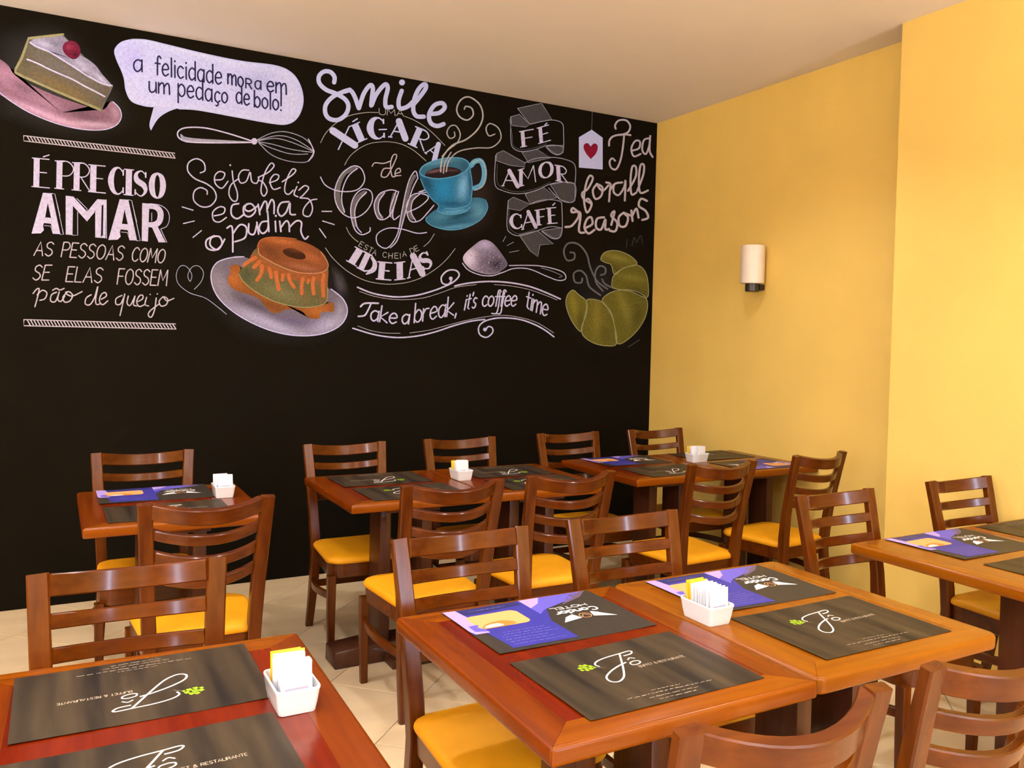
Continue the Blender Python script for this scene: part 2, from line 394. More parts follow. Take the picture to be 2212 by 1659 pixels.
# ------------------------------------------------------------ stroke alphabet (units: x 0..w, y 0..10 cap height, up)
G = {
 'A': (7, 'l0,0 3.5,10 7,0;l1.3,3.6 5.7,3.6'), 'B': (6, 'l0,0 0,10;s0,10 4,10 5.5,7.7 4,5.3 0,5.2;s0,5.2 4.5,5.2 6,2.6 4.5,0 0,0'),
 'C': (6.5, 's6.3,8.3 4,10 1.3,8.8 0,5 1.3,1.2 4,0 6.4,1.6'), 'D': (6.5, 'l0,0 0,10;s0,10 3.5,9.8 6.3,7.5 6.3,2.5 3.5,.2 0,0'),
 'E': (5.5, 'l0,0 0,10;l0,10 5.2,10;l0,5.2 4.4,5.2;l0,0 5.5,0'), 'F': (5.5, 'l0,0 0,10;l0,10 5.2,10;l0,5.2 4.4,5.2'),
 'G': (7, 's6.3,8.3 4,10 1.3,8.8 0,5 1.3,1.2 4,0 6.5,1.6 6.5,4.6;l4.2,4.6 7,4.6'), 'H': (6.5, 'l0,0 0,10;l6.5,0 6.5,10;l0,5.1 6.5,5.1'),
 'I': (1, 'l.5,0 .5,10'), 'L': (5, 'l0,0 0,10;l0,0 5,0'), 'M': (8, 'l0,0 .6,10;l.6,10 4,3.2 7.4,10;l7.4,10 8,0'), 'N': (7, 'l0,0 0,10;l0,10 7,0 7,10'),
 'O': (7, 's3.5,10 1,8.5 0,5 1,1.5 3.5,0 6,1.5 7,5 6,8.5 3.5,10'), 'P': (6, 'l0,0 0,10;s0,10 4,10 6,7.6 4.3,5 0,4.8'),
 'R': (6.3, 'l0,0 0,10;s0,10 4,10 6,7.7 4.3,5.2 0,5;l2.6,5 6.3,0'), 'S': (6, 's5.6,8.6 3.2,10 .6,8.7 1,6.2 4.6,4.4 5.6,2 3.2,0 .2,1.4'),
 'T': (6, 'l3,0 3,10;l0,10 6,10'), 'U': (6.5, 's0,10 0,3 1.2,.5 3.2,0 5.3,.5 6.5,3 6.5,10'), 'X': (7, 'l0,10 7,0;l7,10 0,0'),
 '&': (7, 's7,0 2,6.5 1.5,9 3.2,10 4.8,8.6 4,6.6 .8,4 .3,1.6 2.5,0 5.2,1 6.8,4.5'),
 'a': (5, 's4.6,5.6 2.2,6.4 .2,4.5 .4,1.5 2.2,0 4.2,1.6 4.6,4;l4.7,6.4 4.8,0'), 'b': (4.8, 'l0,10 0,0;s0,4.3 2.3,6.4 4.6,4.6 4.4,1.4 2.2,0 0,1.8'),
 'c': (4.3, 's4.2,5.4 2.2,6.4 .2,4.6 .3,1.6 2.2,0 4.3,1'), 'ç': (4.3, 's4.2,5.4 2.2,6.4 .2,4.6 .3,1.6 2.2,0 4.3,1;s2.2,0 3,-1 2,-2.2 1,-2'),
 'd': (5, 's4.6,5.4 2.4,6.4 .3,4.6 .3,1.6 2.2,0 4.4,1.5;l4.7,10 4.8,0'), 'e': (4.8, 's.4,3.2 4.5,3.8 4,5.8 2.2,6.4 .3,4.4 .4,1.5 2.3,0 4.6,1.2'),
 'f': (3.8, 's4.4,9 3.2,10 2,8.6 1.8,0;l.2,6 3.8,6'), 'i': (1, 'l.5,6.4 .6,0;l.5,8.4 .5,8.8'), 'k': (4.6, 'l0,10 0,0;l4.2,6.4 0,3 4.6,0'),
 'l': (1, 'l.5,10 .6,0'), 'm': (7.5, 'l0,6.4 0,0;s0,4 1.8,6.4 3.4,5.6 3.7,0;s3.7,4 5.5,6.4 7,5.6 7.4,0'), 'n': (4.8, 'l0,6.4 0,0;s0,4 2.2,6.4 4.3,5.4 4.6,0'),
 'o': (4.8, 's2.4,6.4 .4,5 .2,1.8 2.4,0 4.5,1.8 4.5,4.8 2.4,6.4'), 'p': (4.8, 'l0,6.4 0,-3.5;s0,4.3 2.3,6.4 4.6,4.6 4.4,1.4 2.2,0 0,1.8'),
 'r': (3.8, 'l0,6.4 0,0;s0,3.6 1.6,6 3.8,6'), 's': (4, 's3.8,5.6 2,6.4 .4,5.2 1,3.8 3.3,2.6 3.6,1 2,0 .2,.8'), 't': (3.6, 'l1.6,9.2 1.8,1 3.4,.2;l0,6.3 3.6,6.4'),
 'u': (4.8, 's0,6.4 .2,1.4 2,0 4.4,2 4.6,6.4;l4.6,6.4 4.8,0'), "'": (.8, 'l.5,10 .3,8'), ',': (1, 'l.8,.6 .2,-1.6'), '!': (1, 'l.6,10 .5,3;l.4,.4 .4,0'), '.': (1, 'l.4,.3 .4,0'),
 '-': (3, 'l0,4 3,4'), '|': (1, 'l.5,0 .5,10'),
}
def glyph_strokes(ch):
    for s in G[ch][1].split(';'):
        yield s[0] == 's', [tuple(map(float, a.split(','))) for a in s[1:].split()]
def letter(pr, ch, org, ux, uy, w, ink, layer=2, thick=None, serif=0):
    """org = baseline-left; ux = vector of the full glyph width; uy = cap-height vector; thick = width of the stem stroke"""
    gw = G[ch][0]
    tr = lambda p: (org[0]+ux[0]*p[0]/gw+uy[0]*p[1]/10, org[1]+ux[1]*p[0]/gw+uy[1]*p[1]/10)
    stem = {'A': 0, 'C': 0, 'O': 0, 'S': 0, 'U': 0}.get(ch, 0)
    ul = math.hypot(*ux) or 1; e = (ux[0]/ul, ux[1]/ul)
    for i, (sm, pts) in enumerate(glyph_strokes(ch)):
        q = [tr(p) for p in pts]
        if thick and ch == 'A' and i == 0:
            pr.ribbon(q[:2], w, ink, layer, False); pr.ribbon(q[1:], thick, ink, layer, False); 
            if serif:
                for k in (0, 2): pr.ribbon([(q[k][0]-e[0]*serif, q[k][1]-e[1]*serif), (q[k][0]+e[0]*serif, q[k][1]+e[1]*serif)], w, ink, layer, False)
            continue
        if thick and ch == 'X' and i == 0:
            pr.ribbon(q, thick, ink, layer, False); continue
        if thick and i == 0 and ch in 'COS':
            n = len(q)
            if ch == 'O': ww = [w, thick*.8, thick, thick*.8, w, thick*.8, thick, thick*.8, w]
            elif ch == 'C': ww = [w, w*1.2, thick*.7, thick, thick*.7, w*1.2, w]
            else: ww = [w, w, thick*.6, thick, thick, thick*.6, w, w]
            pr.ribbon(q, ww, ink, layer, True)
            if serif and ch != 'O':
                for k in (0, -1): pr.ribbon([(q[k][0]+uy[0]*.09, q[k][1]+uy[1]*.09), (q[k][0]-uy[0]*.09, q[k][1]-uy[1]*.09)], w*1.3, ink, layer, False)
            continue
        if thick and i == 0:
            pr.k += 1; (ax, ay), (bx, by) = q[0], q[1]; off = (e[0]*thick*.45, e[1]*thick*.45) if ch != 'I' and ch != 'M' else (0, 0)
            V, Fc = pr.bm(ink, layer); b = len(V)
            for (x, y) in ((ax-e[0]*thick/2, ay-e[1]*thick/2), (ax+e[0]*thick/2, ay+e[1]*thick/2), (bx+e[0]*thick/2, by+e[1]*thick/2), (bx-e[0]*thick/2, by-e[1]*thick/2)):
                V.append(pr.map(x+off[0], y+off[1])); pr.zs[(ink, layer)].append(pr.k)
            Fc.append((b, b+1, b+2, b+3))
            if serif:
                for (x, y) in (q[0], q[1]):
                    s_ = thick/2+serif
                    pr.ribbon([(x+off[0]-e[0]*s_, y+off[1]-e[1]*s_), (x+off[0]+e[0]*s_, y+off[1]+e[1]*s_)], w, ink, layer, False)
            continue
        pr.ribbon(q, w, ink, layer, sm)
def word(pr, text, a, b, hgt, w, ink, layer=2, slant=0, gap=1.6, upv=None, **kw):
    """lettering between baseline points a and b"""
    tot = sum((G[c][0] if c != ' ' else 3.2)+gap for c in text)-gap
    dx, dy = (b[0]-a[0])/tot, (b[1]-a[1])/tot
    if upv is None: upv = (0, -hgt)
    upv = (upv[0]+slant*hgt*.1, upv[1])
    x = 0
    for c in text:
        if c == ' ': x += 3.2+gap; continue
        gw = G[c][0]; o_ = (a[0]+dx*x, a[1]+dy*x)
        letter(pr, c, o_, (dx*gw, dy*gw), upv, w, ink, layer, **kw); x += gw+gap
def PW(v, x): return x/VW[v][2]
def rb(pr, v, s, w, ink, layer=2, **k):
    ww = [a/VW[v][2] for a in w] if hasattr(w, '__len__') else w/VW[v][2]
    pr.ribbon(P(v, s), ww, ink, layer, **k)
def rbs(pr, v, ss, w, ink, layer=2, **k):
    for s in ss.split(';'): rb(pr, v, s, w, ink, layer, **k)
def wd(pr, v, text, ax, ay, bx, by, h, w, ink, **k):
    kk = VW[v][2]; word(pr, text, P(v, [(ax, ay)])[0], P(v, [(bx, by)])[0], h/kk, w/kk, ink, **k)
def lt(pr, v, ch, ox, oy, uxx, uxy, uyx, uyy, w, ink, thick=None, serif=0, layer=2):
    kk = VW[v][2]; letter(pr, ch, P(v, [(ox, oy)])[0], (uxx/kk, uxy/kk), (uyx/kk, uyy/kk), w/kk, ink, layer, thick/kk if thick else None, serif/kk)
# ------------------------------------------------------------ the chalk mural
WB = wall_back
# dust smudges around the drawings
def dust(v, pts, col, al, name='chalk_smudge'):
    patch(name, P(v, pts), tuple(c*.68 for c in col), layer=0, parent=WB, alpha=min(.9, al*1.5), rings=14)
dust(1, '-60,250 150,150 420,150 700,420 900,700 930,860 760,960 400,960 100,860 -60,760', (92, 84, 66), .55)
dust(5, '500,800 900,700 1300,900 1470,1200 1500,1400 1350,1560 1000,1640 600,1560 330,1350 280,1050', (84, 76, 66), .5)
dust(5, '1280,980 1370,1040 1420,1160 1400,1260 1330,1250 1290,1120', (120, 108, 96), .55)
dust(2, '900,1000 1100,640 1400,800 1440,1060 1330,1260 1100,1300 900,1240', (74, 56, 44), .6)
dust(3, '800,960 1000,960 1140,1100 1150,1350 1000,1600 700,1600 580,1400 600,1200', (60, 52, 38), .5)
# cake slice
pt = patch('plate_drawing', P(1, '-60,390 0,405 60,450 110,520 300,620 540,710 700,750 760,690 815,740 828,800 790,855 700,885 550,880 380,840 200,765 60,680 -60,590'), (128, 88, 88),
      D(1, [(60, 520, 90, 60, 30, (190, 135, 135), .6), (300, 690, 200, 40, 25, (168, 124, 124), .7), (330, 790, 320, 26, 22, (205, 158, 158), .85), (640, 850, 160, 22, 5, (205, 165, 160), .8), (560, 780, 140, 36, 18, (92, 62, 62), .7), (790, 760, 30, 60, 0, (170, 135, 130), .7), (150, 600, 120, 26, 32, (98, 68, 68), .6)]), 1, WB, cen=P(1, '420,770')[0], streak=.06, sdir=(1, .4))
pt['label'] = 'pink chalk plate under the cake slice at the left end of the wall'
ck = patch('cake_slice_drawing', P(1, '195,262 425,232 560,370 765,590 745,640 695,755 400,640 110,510 100,470'), (98, 86, 60),
      D(1, [(450, 480, 260, 40, 27, (110, 98, 80), .9), (420, 600, 240, 40, 26, (120, 96, 48), .8), (180, 420, 40, 120, 10, (84, 76, 44), .6), (720, 660, 40, 60, 0, (90, 74, 48), .7)]), 2, WB, smooth=False, streak=.14, sdir=(.35, 1))
ck['label'] = 'chalk drawing of a layered cake slice topped with a raspberry'
patch('frosting', P(1, '205,288 250,260 330,255 420,245 470,290 545,372 600,405 655,450 700,510 765,585 740,592 690,560 640,545 590,500 520,470 470,435 400,395 340,350 290,345 240,308'), (138, 126, 124),
      D(1, [(300, 300, 60, 24, 20, (190, 178, 172), .7), (560, 450, 30, 70, -45, (186, 176, 170), .6), (380, 300, 50, 20, 20, (104, 96, 92), .6), (690, 540, 60, 14, 42, (196, 186, 178), .7)]), 3, ck, streak=.18, sdir=(.6, 1))
patch('raspberry', P(1, '430,310 455,285 500,280 535,305 550,350 535,390 500,405 455,380 430,345'), (104, 26, 40), D(1, [(470, 320, 26, 20, 0, (150, 52, 66), .7), (515, 375, 24, 20, 0, (60, 12, 24), .7)]), 4, ck, streak=.2)
pr = WPn()
rbs(pr, 1, '430,236 195,262 172,330 148,400 108,470 104,495 150,520 400,630 690,752', 17, 'olive', 3, smooth=False)
rbs(pr, 1, '185,405 260,435 330,470 420,510 500,545 580,590 650,625 715,660;205,290 250,320 330,352 420,405 520,468 600,520 700,572 765,585', 10, 'white', 4)
rbs(pr, 1, '690,752 712,700 745,640 768,590', 7, 'dim', 4)
rbs(pr, 1, '0,632 60,682 200,768 380,842 550,882 700,887 790,857 828,800 815,740 770,695', 6, 'rose', 4)
pr.build('cake_outline', ck)
# speech bubble
bb = patch('speech_bubble_drawing', P(1, '905,270 1000,275 1150,310 1400,370 1650,420 1880,450 1990,500 2050,590 2067,700 2030,800 1960,845 1850,840 1600,795 1350,750 1220,742 1050,730 980,722 900,690 862,620 850,540 830,480 795,400 785,340 830,290'), (190, 184, 216),
      D(1, [(1500, 800, 600, 34, 9, (206, 200, 238), .85), (880, 640, 60, 90, 0, (200, 192, 234), .7), (1300, 350, 500, 26, 14, (206, 200, 236), .8), (1980, 650, 60, 160, 0, (196, 190, 234), .8), (1750, 560, 120, 60, 0, (148, 142, 162), .5), (900, 400, 60, 90, 0, (168, 150, 186), .5)]), 1, WB, streak=.05, sdir=(.03, 1))
bb['label'] = 'lavender chalk speech bubble with dark handwritten words'
pr = WPn()
pr.poly(cat(P(1, '1220,738 1150,762 1080,810 1030,892'), step=5)+cat(P(1, '1030,892 1020,850 1036,780 1052,722'), step=5), 'lav', 1)
rb(pr, 1, '905,270 1000,275 1150,310 1400,370 1650,420 1880,450 1990,500 2050,590 2067,700 2030,800 1960,845 1850,840 1600,795 1350,750 1220,742', 9, 'lav', 2)
rb(pr, 1, '1040,728 980,720 900,690 862,620 850,540 830,480 795,400 785,340 830,290 905,270', 9, 'lav', 2)
wd(pr, 1, 'a', 912, 488, 972, 490, 125, 11, 'navy', layer=3)
wd(pr, 1, 'felicidade', 1058, 508, 1512, 578, 128, 11, 'navy', layer=3)
wd(pr, 1, 'mo', 1555, 572, 1660, 596, 106, 11, 'navy', layer=3); wd(pr, 1, 'R', 1678, 600, 1718, 608, 64, 10, 'navy', layer=3); wd(pr, 1, 'a', 1740, 606, 1782, 612, 90, 10, 'navy', layer=3)
wd(pr, 1, 'em', 1822, 624, 1955, 645, 110, 11, 'navy', layer=3)
wd(pr, 1, 'um', 1018, 628, 1158, 645, 110, 11, 'navy', layer=3)
wd(pr, 1, 'peda', 1216, 655, 1448, 694, 130, 11, 'navy', layer=3); wd(pr, 1, 'ço', 1466, 697, 1552, 704, 112, 11, 'navy', layer=3)
wd(pr, 1, 'de', 1612, 702, 1702, 722, 118, 11, 'navy', layer=3); wd(pr, 1, 'bolo!', 1736, 730, 1922, 756, 112, 11, 'navy', layer=3)
pr.build('bubble_words', bb)
# whisk
pr = WPn()
rb(pr, 1, '1725,965 1560,912 1400,874 1270,872 1215,900 1225,945 1300,970 1500,975 1725,972', 9, 'white')
rb(pr, 1, '1235,920 1260,950 1340,960 1520,966 1700,970', [10, 34, 30, 20, 8], 'grey', 1)
pr.disc(*P(1, '1735,965')[0], 22/3.16, 'white', 3)
rbs(pr, 1, '1755,955 1850,910 1950,900 2060,935 2120,985 2145,1032;1760,958 1900,926 2020,955 2142,1032;1760,962 1880,945 2000,975 2142,1036;1762,968 1860,985 1990,1020 2130,1040;1765,972 1850,1010 1980,1050 2100,1052;1768,978 1850,1055 1960,1098 2080,1108 2130,1075 2145,1034', 5.5, 'grey')
rbs(pr, 1, '2105,950 2140,1035 2105,1100', 7, 'white')
pr.build('whisk_drawing', WB, 'white chalk outline of a balloon whisk under the speech bubble')
# hatched bars
pr = WPn()
for (v, a, b, c, d, n) in ((1, (162, 926), (1194, 1046), (1194, 1080), (162, 962), 46), (4, (186, 1408), (1370, 1442), (1370, 1482), (186, 1456), 46)):
    q = P(v, [a, b, c, d, a]); pr.ribbon(q, 1.9, 'cream', 2, False)
    for i in range(1, n):
        t = i/n; u_ = min(1, t+.022)
        p1 = (q[0][0]+(q[1][0]-q[0][0])*t, q[0][1]+(q[1][1]-q[0][1])*t); p2 = (q[3][0]+(q[2][0]-q[3][0])*u_, q[3][1]+(q[2][1]-q[3][1])*u_)
        pr.ribbon([p1, p2], 2.4, 'cream', 2, False)
pr.build('hatched_chalk_bars', WB)
# E PRECISO AMAR
pr = WPn()
def sl(v, dx): return .105*dx
for ch, x0, x1, yb, yt, th in (('E', 262, 385, 372, 150, 46), ('P', 440, 570, 386, 172, 46), ('R', 575, 700, 398, 186, 46), ('E', 703, 822, 412, 203, 48), ('I', 985, 1018, 436, 238, 48)):
    lt(pr, 4, ch, x0, yb, x1-x0, (x1-x0)*.09, 4, yt-yb, 8, 'white', th, 12)
lt(pr, 4, 'C', 862, 425, 98, 9, 4, -205, 9, 'white', 46, 10)
lt(pr, 4, 'S', 1050, 442, 88, 8, 4, -195, 9, 'white', 42, 10)
lt(pr, 4, 'O', 1180, 456, 88, 8, 4, -192, 13, 'white', 46)
rb(pr, 4, '338,140 382,126', 9, 'white')
A_ = '335,420 402,425 470,742 414,740 398,662 342,655 318,736 246,738'
for k, dx, dy in ((0, 0, 0), (1, 598, 50)):
    sh = lambda s: [(a+dx, b+dy) for a, b in (tuple(map(float, q.split(','))) for q in s.split())]
    pr.poly(P(4, sh('335,420 402,425 372,500 352,612 342,655 318,736 246,738')), 'white', 2)
    pr.poly(P(4, sh('402,425 470,742 414,740 398,662 342,655 352,612 398,616 372,500')), 'white', 2)
    pr.ribbon(P(4, sh('400,425 428,430 495,745 468,744')), 1.4, 'white', 2, False)
    pr.ribbon(P(4, sh('428,432 440,480 468,600')), 1.0, 'white', 2, False)
    pr.ribbon(P(4, sh('414,740 395,680 345,676')), 1.2, 'white', 2, False)
    pr.poly(P(4, sh('318,736 342,712 336,680 330,690')), 'white', 2)
pr.poly(P(4, '512,443 572,450 568,520 565,750 512,745'), 'white'); pr.poly(P(4, '572,450 678,568 676,642 566,520'), 'white')
pr.poly(P(4, '678,568 758,470 828,475 742,558 676,642'), 'white'); pr.poly(P(4, '770,500 828,475 822,774 742,768 742,558'), 'white')
rbs(pr, 4, '605,570 605,752 565,750;828,475 830,776;600,466 678,545 678,560;676,642 735,570', 5, 'white', smooth=False)
pr.poly(P(4, '792,520 806,512 802,750 786,764'), 'black', 3)
pr.poly(P(4, '1108,500 1164,506 1152,800 1104,795'), 'white')
rb(pr, 4, '1150,524 1215,532 1250,575 1242,640 1205,668 1150,668', [40, 42, 46, 46, 44, 36], 'white')
pr.poly(P(4, '1180,680 1225,676 1290,806 1236,804'), 'white')
rb(pr, 4, '1165,505 1250,518 1305,560 1320,620 1300,680 1252,702', 5, 'white'); rbs(pr, 4, '1252,702 1300,806 1236,804;1182,576 1182,640', 5, 'white', smooth=False)
pr.build('bold_heading_lettering', WB, 'bold white serif chalk words at the left of the wall')
pr = WPn()
wd(pr, 4, 'AS', 264, 908, 405, 914, 108, 9, 'cream', slant=2); wd(pr, 4, 'PESSOAS', 476, 918, 955, 948, 112, 9, 'cream', slant=2); wd(pr, 4, 'COMO', 1022, 952, 1275, 968, 106, 9, 'cream', slant=2)
wd(pr, 4, 'SE', 250, 1100, 380, 1100, 116, 9, 'cream', slant=2.4); wd(pr, 4, 'ELAS', 512, 1112, 790, 1122, 116, 9, 'cream', slant=1.8); wd(pr, 4, 'FOSSEM', 912, 1132, 1296, 1144, 120, 9, 'cream', slant=1.4)
rbs(pr, 4, '258,1205 285,1172 305,1170 292,1235 272,1308;290,1215 330,1180 365,1200 350,1245 310,1258;440,1195 402,1215 395,1262 430,1268 455,1215 462,1190 450,1250 475,1266 505,1225;410,1180 440,1165 465,1178 500,1165;520,1200 490,1235 505,1272 545,1262 565,1220 540,1192 510,1200 560,1225 640,1190;710,1215 672,1240 665,1285 700,1292 735,1240 762,1150 745,1250 752,1290 780,1285;790,1250 828,1225 820,1198 790,1212 775,1262 800,1292 840,1262;950,1220 905,1245 905,1288 940,1285 966,1230 972,1208 955,1290 935,1376;1000,1225 990,1280 1015,1297 1045,1240 1052,1225 1040,1290 1065,1302;1075,1268 1112,1245 1110,1218 1085,1225 1065,1270 1085,1306 1125,1292;1142,1235 1130,1290 1158,1302;1217,1240 1205,1330 1180,1388 1155,1375 1170,1340 1235,1290;1270,1230 1240,1265 1255,1302 1295,1292 1307,1250 1275,1230 1300,1262 1355,1243', 9.5, 'cream')
for q in ('1170,1212', '1226,1208'): pr.disc(*P(4, q)[0], 1.6, 'cream')
pr.build('sentence_lettering', WB, 'thin cream chalk capitals and script under the bold heading')
# Seja feliz e coma o pudim
pr = WPn()
rbs(pr, 5, '262,265 298,245 288,185 232,155 172,185 165,250 220,310 310,350 370,400 385,465 340,522 270,528 212,480 215,410 262,380 312,402 315,432;375,320 432,315 452,270 410,255 375,290 380,350 430,385 478,330;510,250 520,330 550,420 545,480 512,480 485,430 500,360 560,310;640,245 590,245 560,290 575,342 620,330 650,260 662,330 700,346 718,308;712,300 790,262 836,212 812,190 772,250 745,330 735,410 758,446 782,402 752,340 722,325;800,342 860,320 872,285 835,280 805,330 830,392 885,380;900,335 980,280 1006,245 975,240 930,330 920,410 950,432 985,400;1015,372 992,430 1022,452;1030,400 1075,365 1106,385 1062,440 1040,460 1108,470 1136,540 1112,602 1066,592 1070,540 1120,482 1170,470;370,600 440,582 452,540 410,530 360,570 365,632 410,648 465,612', 10, 'white')
rbs(pr, 5, '560,505 510,520 505,590 550,622 605,585;640,505 600,530 605,590 650,605 692,560 665,510 622,510 610,550 650,562 712,520;712,510 726,590;726,560 760,490 780,502 782,572;782,550 815,475 836,500 836,582;952,490 890,500 865,560 890,602 930,572 960,500 962,582 1002,590;370,755 310,790 315,850 380,867 430,820 410,762 350,770 340,830 400,862 452,782;470,695 510,690 515,880;515,740 570,670 620,690 610,770 530,802;640,662 640,730 680,742 702,670;702,650 716,742;790,642 740,650 720,702 750,737 790,690 786,562 796,722;846,642 850,722;880,642 890,722;890,690 930,640 952,660 956,722;956,690 1010,640 1050,652 1046,722 1075,780 1102,760', 13, 'white')
for q, r_ in (('495,205', 2), ('1025,340', 2), ('850,600', 2.4)): pr.disc(*P(5, q)[0], r_, 'white')
rbs(pr, 5, '120,530 205,556;130,660 215,640;205,768 270,715;1210,565 1285,565;1215,640 1305,668;1190,700 1240,770', 8.5, 'white')
pr.build('pudding_sentence_lettering', WB, 'white chalk script above the pudding')
pr = WPn()
rb(pr, 5, '215,1172 270,1110 286,1040 250,992 200,998 165,1060 182,1110 196,1060 160,1000 110,990 76,1050 92,1130 180,1200 300,1240 400,1312 465,1366', 5.5, 'grey')
pr.build('heart_swirl_drawing', WB)
# pudding
pp = patch('pudding_plate_drawing', P(5, '600,918 480,930 385,970 345,1060 370,1180 450,1290 600,1400 800,1490 1000,1532 1200,1522 1350,1455 1407,1350 1375,1250 1270,1170 900,1050'), (104, 92, 88),
      D(5, [(800, 1440, 380, 50, 22, (170, 158, 160), .85), (1250, 1450, 160, 60, -20, (176, 164, 166), .8), (420, 1150, 60, 160, -25, (140, 126, 118), .8), (1360, 1340, 40, 90, 0, (150, 140, 134), .8), (700, 1300, 200, 30, 25, (70, 56, 58), .7), (1000, 1420, 160, 26, 8, (96, 84, 100), .7)]), 1, WB, cen=P(5, '870,1250')[0], streak=.05, sdir=(.5, 1))
pp['label'] = 'grey chalk plate carrying the caramel pudding'
pd = patch('pudding_drawing', P(5, '705,850 640,940 560,1050 600,1115 700,1195 850,1270 1020,1310 1150,1306 1240,1272 1256,1100 1256,1000 1200,930 900,820'), (92, 86, 44),
      D(5, [(760, 960, 120, 60, 20, (150, 84, 34), .85), (1050, 1060, 220, 50, 10, (146, 84, 36), .85), (1230, 1100, 40, 160, 0, (150, 80, 34), .7), (900, 1200, 160, 60, 20, (120, 110, 62), .7), (620, 1060, 50, 50, 0, (62, 62, 40), .6), (1080, 1230, 60, 60, 0, (120, 88, 44), .5)]), 3, WB, streak=.06, sdir=(1, 1))
pd['label'] = 'chalk drawing of a caramel ring pudding with dripping sauce'
patch('caramel_pool', P(5, '490,1000 560,980 600,1090 700,1190 900,1280 1100,1315 1240,1285 1290,1270 1307,1310 1290,1350 1210,1345 1195,1390 1170,1404 1100,1392 1050,1342 930,1330 850,1360 790,1330 720,1250 640,1212 560,1190 490,1145 475,1080 500,1040'), (134, 76, 28),
      D(5, [(520, 1090, 60, 60, 0, (178, 98, 38), .7), (1180, 1340, 90, 40, 0, (176, 98, 38), .7), (820, 1300, 120, 30, 20, (96, 54, 22), .6)]), 2, pp, cen=P(5, '880,1270')[0])
patch('pudding_top', P(5, '702,840 722,795 770,772 850,765 960,775 1060,800 1160,845 1230,905 1252,970 1240,1020 1190,1042 1080,1046 960,1015 850,970 760,920 712,880'), (124, 66, 28),
      D(5, [(900, 800, 150, 26, 10, (180, 100, 44), .8), (820, 880, 80, 40, 25, (84, 50, 26), .7), (1120, 920, 110, 40, 25, (168, 94, 46), .7), (1060, 1000, 120, 24, 12, (160, 98, 60), .7), (990, 895, 130, 60, 12, (150, 80, 34), .4)]), 4, pd, streak=.05)
patch('pudding_hole', P(5, '905,870 950,852 1010,862 1065,890 1082,925 1050,940 985,930 925,905'), (58, 30, 14), D(5, [(1000, 870, 60, 14, 12, (120, 66, 30), .5)]), 5, pd)
INK['amber'] = flat_mat('chalk_amber', chalk(150, 84, 36))
pr = WPn()
rb(pr, 5, '668,915 735,975 840,1025 960,1062 1080,1080 1170,1078 1234,1050', [30, 54, 62, 62, 60, 54, 40], 'amber', 4)
rb(pr, 5, '712,850 724,900 790,945 900,1000 1010,1038 1110,1048 1200,1042 1250,1010 1252,960 1200,880', 7, 'peach', 6)
rb(pr, 5, '712,850 725,795 790,768 900,768 1010,780', 6, 'orange', 6)
rb(pr, 5, '560,1050 600,1115 700,1195 850,1270 1020,1310 1150,1306 1240,1272 1254,1160', 7, 'olive', 5)
for s, w_ in (('690,925 640,955 600,985', 28), ('720,960 680,1000', 30), ('742,990 735,1050 705,1100', 30), ('800,1010 815,1080', 28), ('850,1040 860,1110 872,1172', 32), ('950,1060 962,1110 992,1155', 28), ('1060,1090 1050,1140 1052,1205', 28), ('1145,1085 1138,1130 1145,1205', 30), ('1225,1060 1215,1130 1222,1225', 28), ('905,1060 900,1100', 26), ('1105,1100 1100,1120', 22)):
    rb(pr, 5, s, w_, 'orange', 5)
rb(pr, 5, '600,918 480,930 385,970 345,1060 370,1180 450,1290 600,1400 800,1490 1000,1532 1200,1522 1350,1455 1407,1350 1375,1250 1280,1170', 8, 'rose', 3)
pr.build('caramel_drips', pd)
# Smile
pr = WPn()
LVW = [20, 30, 34, 36, 34, 32]
rbs(pr, 2, '238,160 240,120 210,85 165,82 130,115 132,165 180,212 250,240 315,280 340,330 320,390 265,428 205,420 175,380 178,320 225,265 300,228 350,212;315,225 355,218 385,262 412,340;415,345 450,240 495,180 515,200 508,270 503,325;508,320 540,245 600,175 622,200 605,280 610,335 650,335;722,220 700,290 708,345 760,335 800,300;800,325 850,265 895,200 885,172 845,205 812,280 805,360 830,402 880,405;925,385 990,378 1030,340 1010,308 955,325 918,390 930,450 975,472 1022,458', 31, 'lav', 2)
pr.disc(*P(2, '724,160')[0], 6.5, 'lav')
pr.build('smile_lettering', WB, 'thick lavender chalk brush script word near the ceiling')
# coffee emblem
pr = WPn()
rbs(pr, 2, '140,592 180,520 250,452 330,405 400,385 480,375 552,376;742,402 830,440 930,510 1032,612;312,752 350,690 410,638 480,602 550,588 630,585 720,602 800,642 860,690 896,722;175,1345 230,1420 330,1510 450,1575 560,1600 660,1605 780,1588 880,1550 980,1485 1050,1420 1105,1350;325,1198 345,1240 375,1275 410,1302;880,1335 920,1300 955,1245', 4.5, 'gold')
wd(pr, 2, 'UMA', 560, 390, 735, 402, 44, 5, 'gold')
for c, x, y, a in (('E', 412, 1330, 32), ('S', 446, 1352, 30), ('T', 480, 1372, 26), ('A', 510, 1390, 20), ('C', 585, 1412, 6), ('H', 628, 1420, 3), ('E', 672, 1420, 0), ('I', 712, 1422, -4), ('A', 730, 1408, -8), ('D', 792, 1388, -22), ('E', 826, 1372, -28)):
    ca, sa = math.cos(R(a)), math.sin(R(a)); lt(pr, 2, c, x, y, (26 if c != 'I' else 3)*ca, 26*sa, 38*sa, -38*ca, 4.5, 'gold')
pr.build('emblem_rings', WB)
pr = WPn()
lt(pr, 2, 'X', 268, 640, 118, -30, -40, -135, 9, 'lav', 50, 14)
lt(pr, 2, 'I', 428, 582, 18, -8, -52, -118, 8, 'lav', 48, 14)
rb(pr, 2, '372,440 404,420', 9, 'lav')
lt(pr, 2, 'C', 498, 562, 100, 0, -5, -148, 9, 'lav', 50, 12); rb(pr, 2, '560,498 612,496', 9, 'lav')
